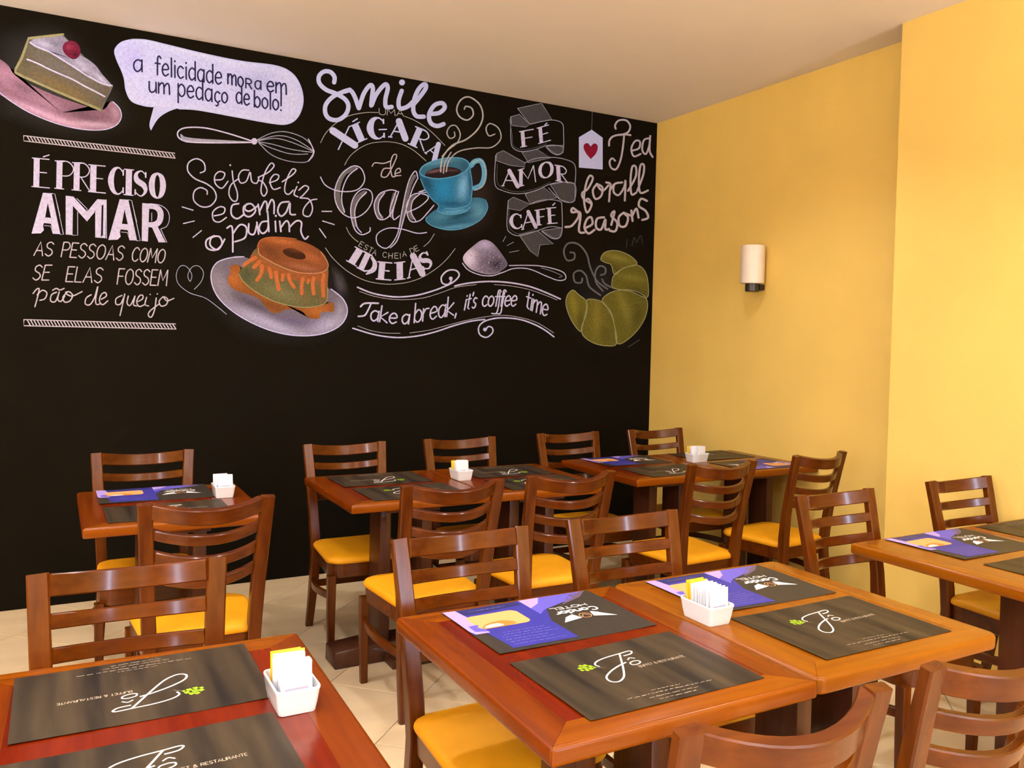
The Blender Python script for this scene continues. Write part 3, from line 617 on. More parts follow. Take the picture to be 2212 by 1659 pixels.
lt(pr, 2, 'A', 640, 550, 108, 12, 8, -118, 9, 'lav', 46, 12)
lt(pr, 2, 'R', 782, 604, 98, 44, 52, -122, 9, 'lav', 44, 12)
lt(pr, 2, 'A', 892, 666, 62, 58, 62, -92, 8, 'lav', 36, 9)
lt(pr, 2, 'I', 352, 1450, 18, 10, 62, -98, 8, 'white', 52, 14)
lt(pr, 2, 'D', 412, 1490, 78, 40, 52, -112, 10, 'white', 42, 10); rb(pr, 2, '505,1418 528,1450 520,1500 470,1532', [12, 30, 34, 12], 'white')
lt(pr, 2, 'E', 552, 1568, 92, 8, 12, -122, 9, 'white', 44, 10)
lt(pr, 2, 'I', 700, 1572, 18, -2, -2, -122, 8, 'white', 46, 14)
lt(pr, 2, 'A', 772, 1560, 98, -30, -18, -142, 9, 'white', 46, 10)
lt(pr, 2, 'S', 882, 1508, 62, -30, -42, -110, 10, 'white', 32, 8)
pr.build('emblem_block_lettering', WB, 'white serif chalk words curving round the coffee emblem')
pr = WPn()
rbs(pr, 2, '388,775 310,810 268,900 268,1000 300,1080;455,950 392,1000 372,1080 385,1180;580,960 540,1020 545,1090 575,1130', 34, 'dim', 1)
rbs(pr, 2, '670,960 650,1040 650,1120;815,830 780,900 745,1040 712,1180;820,975 782,1020 775,1090 800,1135', 24, 'dim', 1)
rbs(pr, 2, '140,838 180,900 280,940 400,930 456,860 432,778 370,760 290,820 245,920 250,1020 300,1100 380,1130 460,1090 510,1010 500,940 440,925 380,980 356,1080 380,1200 430,1250 490,1230 495,1200;405,775 340,830 300,920 292,1010 312,1090;470,945 410,1010 385,1090 400,1190 432,1235;690,940 640,930 562,960 525,1040 550,1130 600,1140 650,1090 688,970;600,950 560,1010 556,1080 582,1130;700,942 660,1080 665,1142 705,1115;680,945 640,1060 640,1120;838,845 820,795 780,850 750,950 720,1100 690,1250 620,1345 552,1320 545,1250 620,1205 720,1210 830,1240 900,1235;838,845 800,920 762,1040 730,1160 690,1290 640,1345;760,1092 850,1050 912,990 880,960 800,965 755,1050 782,1150 850,1150 910,1090 952,1040;850,960 800,1010 790,1090 822,1150;845,945 925,920 925,946 845,945', 7.5, 'rose', 2)
rbs(pr, 2, '638,775 592,780 575,830 612,836 642,790 686,690 662,680 642,740 652,830 682,830;510,760 530,736 590,740 645,722;680,812 712,800 705,775 680,790 676,826 716,826', 8, 'cream', 2)
pr.build('coffee_script_lettering', WB, 'large looping shaded chalk script in the middle of the emblem')
# cup
sc = patch('saucer_drawing', P(2, '900,1125 960,1075 1080,1020 1240,985 1320,1000 1337,1060 1290,1140 1180,1200 1060,1217 950,1192 897,1155'), (48, 98, 106),
      D(2, [(1270, 1080, 60, 60, 0, (100, 150, 154), .7), (1000, 1120, 60, 30, 0, (80, 130, 134), .6), (1080, 1195, 160, 14, -6, (96, 152, 160), .7), (1150, 1110, 100, 24, -20, (24, 56, 62), .8), (1100, 1170, 160, 16, -14, (34, 76, 84), .6)]), 2, WB, streak=.05)
sc['label'] = 'teal chalk saucer under the coffee cup'
cu = patch('coffee_cup_drawing', P(2, '850,805 858,850 890,930 930,990 985,1045 978,1085 1030,1105 1090,1108 1160,1095 1205,1065 1210,1035 1228,930 1222,840 1202,750 1100,720 950,740'), (42, 104, 120),
      D(2, [(1020, 920, 70, 80, 0, (36, 128, 152), .8), (1160, 910, 36, 90, 8, (126, 176, 184), .8), (900, 880, 40, 80, -25, (22, 58, 70), .8), (1090, 1030, 100, 20, 0, (26, 70, 82), .8), (1100, 1085, 110, 16, -5, (100, 156, 164), .8), (1215, 850, 16, 120, 0, (26, 66, 80), .8)]), 4, WB, smooth=True, streak=.07, sdir=(1, -.1))
cu['label'] = 'chalk drawing of a teal coffee cup with curling steam'
patch('cup_mouth', P(2, '850,795 880,755 950,722 1040,702 1140,702 1195,728 1203,765 1165,805 1090,835 980,850 895,838 860,820'), (52, 98, 104), D(2, [(1000, 730, 120, 16, -10, (96, 148, 152), .7), (1170, 760, 30, 40, 0, (34, 74, 82), .7)]), 5, cu)
patch('coffee_surface', P(2, '888,822 910,796 970,772 1060,765 1130,780 1148,800 1110,828 1040,842 960,846 905,838'), (36, 22, 20), D(2, [(960, 795, 60, 10, -12, (130, 90, 86), .7), (1080, 790, 50, 8, 0, (98, 66, 60), .6)]), 6, cu)
pr = WPn()
rb(pr, 2, '1212,770 1240,730 1285,722 1310,770 1312,840 1290,895 1245,918', 36, 'teal', 3); rb(pr, 2, '1222,780 1262,760 1282,800 1278,850 1250,890', 12, 'black', 3)
rb(pr, 2, '1230,738 1285,715 1320,770 1322,850 1298,905 1250,930', 7, 'gold', 4)
rb(pr, 2, '850,795 880,755 950,722 1040,702 1140,702 1195,728 1203,765 1165,805 1090,835 980,850 895,838 860,820', 7, 'teal', 7, closed=True)
rbs(pr, 2, '855,850 890,930 940,1000 985,1040 978,1080 1030,1102 1100,1106 1180,1085 1210,1050;1205,760 1222,850 1226,930 1205,1030 1120,1062 1030,1062;900,1125 897,1155 950,1192 1060,1217 1180,1200 1290,1140 1337,1060 1320,1000', 5, 'teal', 7)
pr.build('cup_outline', cu)
pr = WPn()
rbs(pr, 2, '1000,800 1002,760 1018,690 1085,610 1180,570 1262,500 1302,410 1280,320 1205,265 1145,285 1115,350 1135,405 1190,430 1232,395 1222,345 1180,332 1170,352', 11, 'gold', 8)
rbs(pr, 2, '1010,690 1058,640 1120,590 1140,530 1110,472 1068,475 1045,520 1065,560 1100,548 1098,515;1040,800 1060,720 1130,655 1250,630 1365,625 1430,565 1415,490 1355,455 1325,490 1345,542 1388,530;1020,810 1030,740 1075,660', 8.5, 'gold', 8)
pr.build('coffee_steam_drawing', WB)
# ribbons
pr = WPn()
for s in ('325,150 440,125 470,120 530,215 400,245', '350,410 440,395 525,445 390,475', '370,662 480,622 562,682 402,722', '335,905 445,880 540,960 460,965 446,1035 400,1000', '285,200 335,185 400,245 375,262 292,252', '200,420 240,402 370,475 368,500 280,490 198,462', '270,700 300,680 400,722 340,760 270,748',
          '500,375 600,370 597,415 560,425 520,400', '520,605 600,590 668,600 668,700 640,712 580,695', '470,880 592,862 575,922 540,925'):
    q = P(3, s); pr.poly(q, 'faint', 1)
    xs = [a[0] for a in q]; ys = [a[1] for a in q]
    x0, x1, y0, y1 = min(xs), max(xs), min(ys), max(ys)
    k = -30.0
    def inside(x, y):
        c_ = False
        for i in range(len(q)):
            (ax, ay), (bx, by) = q[i-1], q[i]
            if (ay > y) != (by > y) and x < (bx-ax)*(y-ay)/(by-ay)+ax: c_ = not c_
        return c_
    while k < (x1-x0)+(y1-y0):   # hatching clipped to the fold
        seg = []
        for t in range(0, 60):
            px_ = x0+k+t*(y1-y0)/59*.55; py_ = y0+t*(y1-y0)/59
            if inside(px_, py_): seg.append((px_, py_))
        if len(seg) > 3: pr.ribbon([seg[0], seg[-1]], .7, 'dim', 2, False)
        k += 3.4
    pr.ribbon(q+[q[0]], 1.1, 'grey', 3, False)
rbs(pr, 3, '285,200 285,330 298,385 350,408 430,396 500,372 570,372 600,385;400,245 480,226 540,220 592,240 600,300 598,400 570,427 530,415 495,380;195,430 190,600 240,642 330,660 430,642 520,602 600,590 668,605 668,690 640,712 580,695 510,625;370,475 430,450 520,442 600,452 668,490 668,610;270,700 262,850 285,895 340,910 430,885 520,856 592,865;400,722 450,702 520,695 580,706 590,740 592,870 575,922 530,925 470,885', 4.5, 'grey', 3)
rbs(pr, 3, '275,210 292,300 300,370 350,396 430,384 500,360;205,480 205,590 250,630 330,648 430,630 520,590;275,750 275,850 300,885 345,898 430,872', 2.6, 'dim', 3)
for ch, x0, x1, yb0, yb1, yt in (('F', 352, 432, 380, 366, 92), ('E', 458, 522, 358, 340, 92)): lt(pr, 3, ch, x0, yb0, x1-x0, yb1-yb0, -8, -yt, 6, 'white', 22, 7, 4)
rb(pr, 3, '488,250 500,238', 7, 'white', 4)
for ch, x, y, dx, dy, h_, th in (('A', 238, 612, 88, 4, 92, 24), ('M', 345, 614, 88, -26, 98, 22), ('O', 462, 572, 72, -18, 92, 20), ('R', 562, 582, 62, 12, 92, 24)): lt(pr, 3, ch, x, y, dx, dy, -6, -h_, 6, 'white', th, 7, 4)
for ch, x, y, dx, dy, h_, th in (('C', 290, 868, 62, -2, 86, 22), ('A', 356, 872, 78, -14, 98, 22), ('F', 442, 848, 54, -8, 90, 20), ('E', 510, 838, 52, -4, 92, 20)): lt(pr, 3, ch, x, y, dx, dy, -6, -h_, 6, 'white', th, 6, 4)
rb(pr, 3, '535,728 548,716', 7, 'white', 4)
pr.build('ribbon_banner_drawing', WB, 'chalk ribbon folded in three with a white word on each fold')
# tea tag and lettering
pr = WPn()
pr.poly(P(3, '692,322 768,277 834,325 834,515 692,503'), 'lav', 2); rb(pr, 3, '772,168 768,277', 3, 'dim', 2)
pr.poly(cat(P(3, '762,452 735,420 720,388 724,364 745,358 762,378'), step=4)+cat(P(3, '762,378 780,360 800,366 804,392 790,425 762,452'), step=4), 'red', 3)
pr.build('tea_tag_drawing', WB, 'lavender chalk tea bag tag with a dark red heart')
pr = WPn()
rbs(pr, 3, '940,310 985,292 998,255 975,222 930,222 908,250 912,272;872,372 875,340 900,315 960,305 1000,310;962,310 955,380 940,460 915,512 885,505 875,470 890,448 908,462;1010,402 1050,388 1056,348 1028,345 1005,390 1020,436 1060,422;1112,328 1080,340 1070,398 1092,422 1112,372 1118,310 1114,400 1132,440', 11, 'cream')
rbs(pr, 3, '765,718 720,690 712,655 745,630 775,570 757,552 735,600 722,690 735,765 752,762 768,720 748,690 730,700;800,600 775,640 790,690 825,672 832,622 802,605 832,642 868,610;855,592 880,602 876,650 872,705;876,640 900,605;950,592 905,602 900,650 930,667 962,620 970,580 966,700;985,642 1030,560 1032,500 1010,500 1000,580 1006,662 1035,652;1040,642 1075,550 1080,490 1060,490 1050,570 1058,652 1104,640', 12, 'cream')
rbs(pr, 3, '612,858 650,850 688,800 690,770;690,770 655,745 650,770 700,775 692,880 722,892;735,862 772,840 765,800 740,812 725,860 748,897 785,875;842,800 800,810 795,860 825,872 850,812 850,870 872,870;885,845 905,765 884,790 920,832 910,882 876,880;960,772 930,800 935,850 970,852 985,802 960,775 1002,790;1005,760 1012,822;1010,792 1035,748 1048,802;1098,702 1062,690 1050,732 1090,762 1105,802 1070,816', 13, 'cream')
rbs(pr, 3, '975,980 980,930;1008,972 1022,920 1038,950 1060,908 1072,960', 5, 'faint')
pr.build('tea_lettering', WB, 'cream chalk script beside the heart tag near the room corner')
# croissant
cr = None
OLV = (98, 88, 24)
for i, (s, ds) in enumerate((
   ('822,1050 850,1008 920,1000 1000,1032 1038,1080 960,1102 905,1142 885,1085 850,1070', [(920, 1040, 90, 20, 15, (136, 122, 44), .7), (900, 1100, 60, 20, 30, (66, 58, 16), .6)]),
   ('905,1142 960,1104 1040,1086 1090,1130 1107,1220 1095,1280 1010,1245 900,1222 890,1180', [(1010, 1160, 90, 20, 10, (132, 118, 40), .6), (1040, 1240, 60, 20, 20, (66, 60, 18), .6)]),
   ('830,1295 900,1242 1010,1236 1092,1282 1096,1370 1052,1460 980,1532 920,1552 905,1450 880,1362', [(960, 1330, 30, 120, -20, (132, 118, 42), .6), (1040, 1400, 30, 80, 20, (70, 62, 18), .6)]),
   ('745,1290 830,1305 880,1372 905,1450 916,1555 850,1567 770,1546 710,1492 725,1400 738,1340', [(800, 1400, 30, 120, 0, (136, 112, 36), .6), (850, 1500, 40, 50, 0, (80, 66, 20), .5)]),
   ('655,1235 690,1262 735,1302 738,1370 712,1440 700,1482 650,1420 616,1330 622,1268', [(660, 1320, 24, 80, -10, (136, 118, 30), .7), (700, 1420, 20, 60, 0, (70, 60, 16), .6)]))):
    o = patch('croissant_drawing' if cr is None else 'croissant_segment', P(3, s), OLV, D(3, ds), 2, WB if cr is None else cr, streak=.16, sdir=(.4, 1) if i > 1 else (1, .4))
    if cr is None: cr = o; o['label'] = 'olive chalk croissant in the lower right of the mural'
pr = WPn()
for s in ('822,1050 850,1008 920,1000 1000,1032 1038,1080 960,1102 905,1142 885,1085 850,1070', '905,1142 960,1104 1040,1086 1090,1130 1107,1220 1095,1280 1010,1245 900,1222 890,1180', '830,1295 900,1242 1010,1236 1092,1282 1096,1370 1052,1460 980,1532 920,1552 905,1450 880,1362', '745,1290 830,1305 880,1372 905,1450 916,1555 850,1567 770,1546 710,1492 725,1400 738,1340', '655,1235 690,1262 735,1302 738,1370 712,1440 700,1482 650,1420 616,1330 622,1268'):
    rb(pr, 3, s, 5, 'olive', 3, closed=True)
pr.build('croissant_outline', cr)
pr = WPn()
rbs(pr, 3, '862,1228 800,1180 760,1100 738,1020 690,962 630,955 602,1000 620,1055 662,1050 665,1015 640,1010;835,1240 795,1190 790,1130 815,1092 848,1102 848,1135 822,1145;820,1265 755,1215 735,1150 700,1118 662,1135 668,1185 705,1190 712,1165;905,1225 850,1200 830,1170', 10, 'dim')
rbs(pr, 3, '985,1575 1010,1560 1055,1530', 3, 'dim')
pr.build('croissant_steam_drawing', WB)
# sugar spoon
sg = patch('sugar_spoon_drawing', P(6, '1185,320 1200,270 1270,205 1330,160 1382,150 1440,180 1500,250 1562,345 1550,385 1480,432 1400,446 1300,422 1220,372'), (120, 104, 106),
      D(6, [(1240, 310, 80, 90, 0, (222, 200, 208), .95), (1370, 190, 70, 40, 0, (190, 170, 176), .8), (1470, 360, 80, 60, 0, (34, 28, 30), .9), (1340, 330, 60, 80, 0, (96, 78, 86), .6)]), 2, WB)
sg['label'] = 'chalk spoon heaped with white sugar above the banner'
pr = WPn()
rnd = random.Random(3)
for i in range(420):
    a = rnd.random()*2*math.pi; r_ = rnd.random()**.5
    x = 1390+165*r_*math.cos(a); y = 310+125*r_*math.sin(a)
    if y < 160+abs(x-1370)*.95 or y > 440: continue
    pr.disc(*P(6, [(x, y)])[0], rnd.uniform(.35, .8), 'white' if rnd.random() < .62 else 'black', 3, 5)
rbs(pr, 6, '1180,350 1230,408 1330,450 1430,457 1520,430 1620,395 1750,400 1900,462 2000,497 2060,482 2042,430 1950,395 1830,372 1700,368 1580,370', 8, 'white', 3)
rbs(pr, 6, '1200,350 1250,398 1340,432 1430,440 1500,425;1850,388 1960,425 2030,460 2000,472', 4.5, 'grey', 3)
rbs(pr, 6, '1525,165 1550,120;1560,200 1615,170;1580,258 1662,242', 5, 'grey', 3)
pr.build('sugar_grains', sg)
# lower banner
pr = WPn()
rbs(pr, 6, '285,555 400,602 520,628 640,638 780,625 900,595 1000,560 1100,512 1152,455 1125,412 1055,413 1002,465 1010,520 1060,530 1088,492;1115,545 1200,525 1320,510 1450,506 1600,518 1750,548 1880,595 2015,655', 13, 'white')
rbs(pr, 6, '300,590 420,630 560,655 700,660 850,645 1000,600 1130,555 1300,532;1450,532 1600,545 1750,575 1880,620 1990,665;285,885 400,925 520,945 650,948;730,945 900,920 1050,880 1250,830 1450,798 1600,800 1800,850 1960,945', 4.5, 'cream')
rbs(pr, 6, '245,905 400,952 520,975 650,984 800,970 950,935 1100,885 1250,845 1370,830;1375,922 1402,890 1436,905 1435,945 1385,982 1330,960 1318,900 1360,850 1450,822 1550,816 1680,832 1800,875 1890,925 1960,978', 12, 'white')
for q in ('1080,480', '1372,915'): pr.disc(*P(6, q)[0], 16/3.95, 'white', 3)
pr.build('banner_drawing', WB, 'chalk double-line banner scrolls at the bottom of the mural')
pr = WPn()
rb(pr, 6, '312,720 340,695 400,690 462,692', 15, 'white'); rb(pr, 6, '400,695 375,750 345,795 292,803', 14, 'white')
wd(pr, 6, 'ake', 392, 838, 615, 868, 135, 13, 'white', slant=1.5, gap=1.0)
wd(pr, 6, 'a', 660, 866, 722, 868, 125, 13, 'white', slant=1.5)
wd(pr, 6, 'break,', 768, 858, 1128, 788, 165, 12, 'white', slant=.8, gap=1.0)
wd(pr, 6, "it's", 1192, 750, 1290, 730, 140, 12, 'white', slant=2, gap=1.2)
wd(pr, 6, 'coffee', 1345, 718, 1635, 716, 138, 12, 'white', slant=1.6, gap=.8)
wd(pr, 6, 'time', 1712, 730, 1900, 805, 150, 12, 'white', slant=1.6, gap=1.0)
rbs(pr, 6, '1500,600 1490,700 1470,775 1430,778;1540,600 1520,700 1505,775 1470,780', 11, 'white')
pr.build('banner_lettering', WB, 'white chalk handwriting between the banner scrolls')
# ------------------------------------------------------------ chairs
def make_chair():
    t = empty('dining_chair', (0, 0, 0))
    xs = lambda z: .176+.0275*max(0, (z-.42))/.535+.012*max(0, (.35-z))/.35
    for s in (-1, 1):
        zs = [0, .12, .27, .40, .50, .62, .75, .86, .955]; ys = [-.058, -.034, -.010, 0, -.004, -.018, -.042, -.066, -.088]
        dz = [.030, .034, .040, .044, .044, .038, .033, .029, .026]
        bm = bar(B(), [(s*(xs(z)+.0), y, z) for z, y in zip(zs, ys)], [.036, .040, .044, .046, .048, .048, .048, .048, .048], dz, (1, 0, 0))
        obj('back_leg', bm, W['z'], t)
        bm = bar(B(), [(s*.203, .392, 0), (s*.206, .394, .2), (s*.206, .394, .385)], [.030, .036, .040], [.030, .036, .040], (1, 0, 0))
        obj('front_leg', bm, W['z'], t)
    def rail(zc, hgt, name, th=.020):
        yb = np.interp(zc, [.40, .50, .62, .75, .86, .955], [0, -.004, -.018, -.042, -.066, -.088])
        a = xs(zc)-.020; pts = []
        for i in range(13):
            u_ = -1+2*i/12
            pts.append((a*u_, yb-.072*(1-u_*u_)+.006, zc-.021*(1-u_*u_)))
        bm = bar(B(), pts, hgt, th, (0, -.2, 1), .003)
        return obj(name, bm, W['x'], t)
    rail(.928, .054, 'top_rail', .029)
    for z in (.845, .767, .689): rail(z, .037, 'back_slat')
    out = round_poly([(-.228, .425), (.228, .425), (.196, -.005), (-.196, -.005)][::-1], [.055, .055, .075, .075], 7)
    bm = loft(B(), out, [(.93, .94, .372), (.955, .96, .376), (.965, .97, .438), (.94, .94, .441)]); obj('seat_frame', bm, W['x'], t)
    bm = loft(B(), out, [(.93, .93, .437), (.985, .985, .440), (1.0, 1.0, .448), (.995, .995, .457), (.97, .97, .465), (.91, .91, .471), (.76, .76, .476), (.5, .5, .479), (.2, .2, .480)])
    obj('seat_cushion', bm, YEL, t, sharp=80)
    for s in (-1, 1):
        pts = []
        for i in range(9):
            u_ = i/8
            pts.append((s*(.186+(.206-.186)*u_+.026*math.sin(math.pi*u_)), .005+.375*u_, .258+.026*u_))
        obj('side_stretcher', bar(B(), pts, .034, .020, (0, 0, 1), .003), W['y'], t)
    obj('back_stretcher', bar(B(), [(-.178, -.012, .235), (.178, -.012, .235)], .034, .018, (0, 0, 1), .003), W['x'], t)
    return t
chair0 = make_chair()
CHAIRS = [  # x, y of back legs, facing (0 = toward the chalkboard), label, group
 (-3.715, -.975, 180, 'reddish-brown slatted chair against the chalkboard behind the small left table', 'chairs along the chalkboard'),
 (-2.722, -.975, 180, 'reddish-brown slatted chair against the chalkboard under the pudding drawing, yellow seat and side visible', 'chairs along the chalkboard'),
 (-2.037, -.96, 180, 'slatted wooden chair against the chalkboard behind the middle caddy', 'chairs along the chalkboard'),
 (-1.275, -.920, 180, 'slatted wooden chair against the chalkboard behind the blue mat of the corner tables', 'chairs along the chalkboard'),
 (-.585, -.912, 180, 'slatted wooden chair in the corner where chalkboard meets yellow wall', 'chairs along the chalkboard'),
 (-3.622, -2.135, 0, 'yellow-seated slatted chair seen from behind, facing the small left table', 'chairs facing the chalkboard'),
 (-2.683, -2.135, 0, 'yellow-seated slatted chair seen from behind, left one at the middle tables', 'chairs facing the chalkboard'),
 (-2.108, -2.115, 0, 'yellow-seated slatted chair seen from behind, right one at the middle tables', 'chairs facing the chalkboard'),
 (-1.218, -2.09, 2, 'yellow-seated slatted chair seen from behind at the corner tables, under the caddy', 'chairs facing the chalkboard'),
 (-.475, -2.03, 6, 'dark slatted chair seen from behind against the yellow wall, rightmost at the corner tables', 'chairs facing the chalkboard'),
 (-3.928, -3.095, 178, 'glossy slatted chair back facing the camera behind the left front table, bluish highlights on slats', 'chairs behind the front tables'),
 (-3.015, -3.10, 181, 'slatted chair facing the camera behind the left half of the centre front tables', 'chairs behind the front tables'),
 (-2.405, -3.08, 180, 'slatted chair facing the camera behind the right half of the centre front tables', 'chairs behind the front tables'),
 (-1.345, -3.06, 181, 'slatted chair back facing the camera at the left corner of the right-hand table', 'chairs behind the front tables'),
 (-.515, -3.04, 180, 'dark slatted chair back standing against the yellow wall projection, far right', 'chairs behind the front tables'),
 (-3.040, -4.256, -3, 'large foreground chair back with curved orange top rail at the bottom of the view', 'foreground chairs'),
 (-2.464, -4.245, 1, 'foreground chair back cut by the right edge of the view', 'foreground chairs'),
]
for i, (x, y, a, lab, grp) in enumerate(CHAIRS):
    o = chair0 if i == 0 else copy_tree(chair0)
    o.location = (x, y, 0); o.rotation_euler = (0, 0, R(a)); tag(o, lab, 'chair', grp)
# ------------------------------------------------------------ tables
TZ = .80
def make_table(Wd, Dp, by, rc=.012, orange=False):
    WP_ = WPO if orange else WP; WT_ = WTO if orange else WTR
    t = empty('dining_table', (0, 0, 0))
    a, b = Wd/2, Dp/2; bw = .082; th = .040
    bm = box(B(), -a+bw, a-bw, -b+bw, b-bw, TZ-.034, TZ-.0006); obj('tabletop_panel', bm, WP_, t, smooth=False)
    cor = [(-a, -b), (a, -b), (a, b), (-a, b)]
    def arc(cx, cy, sx, sy, k=4):   # corner arc, diagonal point in the middle
        return [(cx+sx*(-rc+rc*math.cos(R(90*j/(2*k)))), cy+sy*(-rc+rc*math.sin(R(90*j/(2*k))))) for j in range(2*k+1)]
    for side in range(4):
        ang = side*math.pi/2; ca, sa = round(math.cos(ang)), round(math.sin(ang))
        hx, hy = (a, b) if side % 2 == 0 else (b, a)
        # board along local x at local y = -hy
        full = [(-hx, -hy), (hx, -hy)]
        outer = []
        l_ = arc(-hx, -hy, -1, -1); r_ = arc(hx, -hy, 1, -1)
        # left corner: from diagonal to the bottom edge ; right corner: bottom edge to diagonal
        m = len(l_)//2
        outer = l_[m:]+r_[m:][::-1]
        inner = [(hx-bw, -hy+bw), (-hx+bw, -hy+bw)]
        poly = [(p[0]+(.0004 if p[0] < 0 else -.0004), p[1]) for p in outer+inner]
        bm = B()
        lo = [bm.verts.new((p[0]*ca-p[1]*sa, p[0]*sa+p[1]*ca, TZ-th)) for p in poly]
        hi = [bm.verts.new((p[0]*ca-p[1]*sa, p[0]*sa+p[1]*ca, TZ)) for p in poly]
        n = len(poly); ed = []
        for k in range(n): bm.faces.new((lo[k], lo[(k+1) % n], hi[(k+1) % n], hi[k]))
        bm.faces.new(hi); bm.faces.new(lo[::-1])
        bmesh.ops.recalc_face_normals(bm, faces=bm.faces[:])
        bm.edges.ensure_lookup_table()
        for k in range(len(outer)-1):
            for row in (lo, hi):
                e = bm.edges.get((row[k], row[k+1]))
                if e: ed.append(e)
        bmesh.ops.bevel(bm, geom=ed, offset=.009, segments=3, affect='EDGES', profile=.5)
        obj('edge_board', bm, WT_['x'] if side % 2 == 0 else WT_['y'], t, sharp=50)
    obj('under_bearer', box(B(), -.13, .13, -b+.12, b-.12, TZ-.075, TZ-.0405, .004), WD, t)
    for s in (-1, 1):
        obj('pedestal_post', box(B(), s*.105-.027, s*.105+.027, by-.075, by+.075, .085, TZ-.0755, .004), WD, t)
    # tapered floor foot along the table's width and a short bridge plate
    L_ = a-.004
    bm = B()
    prof = [(-L_, 0), (L_, 0), (L_, .078), (.17, .092), (-.17, .092), (-L_, .078)]
    f0 = [bm.verts.new((x, by-.078, z)) for x, z in prof]; f1 = [bm.verts.new((x, by+.078, z)) for x, z in prof]
    for k in range(6): bm.faces.new((f0[k], f0[(k+1) % 6], f1[(k+1) % 6], f1[k]))
    bm.faces.new(f0[::-1]); bm.faces.new(f1); bmesh.ops.recalc_face_normals(bm, faces=bm.faces[:])
    bmesh.ops.bevel(bm, geom=bm.edges[:], offset=.005, segments=1, affect='EDGES')
    obj('floor_foot', bm, WD, t, sharp=50)
    obj('bridge_plate', box(B(), -.10, .10, by-.19, by+.19, 0, .045, .004), WD, t)
    return t
TABLES = [ # name key, back-left corner x, y, width, depth, yaw, base y, label
 ('N', -4.000, -1.022, .685, .79, 0, -.07, 'small wooden table by the chalkboard at the far left, single blue mat toward the wall'),
 ('Ml', -2.965, -.985, .685, .79, 0, -.10, 'wooden table at the chalkboard, left half of the middle pair'),
 ('Mr', -2.277, -.985, .685, .79, 0, -.10, 'wooden table at the chalkboard, right half of the middle pair'),
 ('Kl', -1.378, -.925, .685, .775, 0, -.15, 'wooden table near the room corner, left half of the corner pair'),
 ('Kr', -.690, -.925, .685, .775, 0, -.15, 'wooden table touching the yellow wall in the room corner'),
 ('L', -4.247, -3.205, .685, .81, -1.5, -.08, 'orange-brown foreground table at the lower left with two dark mats'),
 ('A', -3.302, -3.222, .692, .80, 0, -.08, 'reddish foreground table in the centre, left half of the front pair'),
 ('B', -2.607, -3.216, .682, .80, 0, -.08, 'orange foreground table with rounded corner, right half of the front pair'),
 ('Rl', -1.465, -3.152, .685, .80, 0, -.13, 'orange wooden table at the right edge of the view with a blue mat'),
 ('Rr', -.777, -3.152, .535, .80, 0, -.13, 'narrow wooden table pushed against the yellow wall projection'),
]
TC = {}
for key, x, y, Wd, Dp, yaw, by, lab in TABLES:
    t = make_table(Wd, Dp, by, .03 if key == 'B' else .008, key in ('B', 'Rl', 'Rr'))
    a = R(yaw); ex = Vector((math.cos(a), math.sin(a))); ey = Vector((-math.sin(a), math.cos(a)))
    c = Vector((x, y))+ex*Wd/2-ey*Dp/2
    t.location = (c.x, c.y, 0); t.rotation_euler = (0, 0, a); tag(t, lab, 'table', 'wooden cafe tables'); TC[key] = c
# ------------------------------------------------------------ placemats
MW, MH = .468, .328
def curl(x, y, k=0):
    u_, v_ = x/MW+.5, y/MH+.5
    return .0012*math.sin(u_*5+k)*math.sin(v_*4+1+k)+.0022*max(0, abs(u_-.5)*2-.8)*5*(.5+.5*math.sin(v_*6+k))+.0012
MATD = mat('printed_dark_board', (.062, .043, .023, 1), .45, .12, nscale=1.0, stretch=(17, 1.5, 1), col2=(.013, .010, .008, 1), detail=6)
for n_, c_ in dict(mblue=(50, 48, 138), mnavy=(38, 38, 92), mlil=(168, 146, 214), mmid=(92, 84, 180), mpeach=(226, 160, 100), mgold=(190, 120, 50), mwhite=(236, 228, 222), mleaf=(140, 170, 30), mleafd=(70, 110, 16), mtext=(176, 160, 140), mltext=(128, 124, 200), mdark=(58, 52, 46), mgrey=(90, 76, 96)).items():
    INK[n_] = mat('print_'+n_[1:], lin(*c_), .45, .25)
def sheet(name, m):
    bm = B(); nx, ny = 16, 12; g_ = [[bm.verts.new((MW*(i/nx-.5), MH*(j/ny-.5), curl(MW*(i/nx-.5), MH*(j/ny-.5)))) for i in range(nx+1)] for j in range(ny+1)]
    for j in range(ny):
        for i in range(nx): bm.faces.new((g_[j][i], g_[j][i+1], g_[j+1][i+1], g_[j+1][i]))
    ext = bmesh.ops.extrude_face_region(bm, geom=bm.faces[:])
    for v in [v for v in ext['geom'] if isinstance(v, bmesh.types.BMVert)]: v.co.z -= .0008
    bmesh.ops.recalc_face_normals(bm, faces=bm.faces[:])
    return obj(name, bm, m)
mmap = lambda u_, v_: (MW*(u_-.5), MH*(.5-v_))      # u right, v down, 0..1
mplace = lambda p, l: (p[0], p[1], curl(*p)+.0003+.0002*l)
def MP():
    p = Print(mmap, mplace); p.sc = 1; return p
def mrb(pr, s, w_, ink, layer=1, **k):
    pts = [tuple(map(float, a.split(','))) for a in s.split()] if isinstance(s, str) else s
    # ribbon widths in u units; compensate aspect by working in metric space
    pts = [(a*MW, b*MH) for a, b in pts]; pr.ribbon(pts, w_, ink, layer, **k)
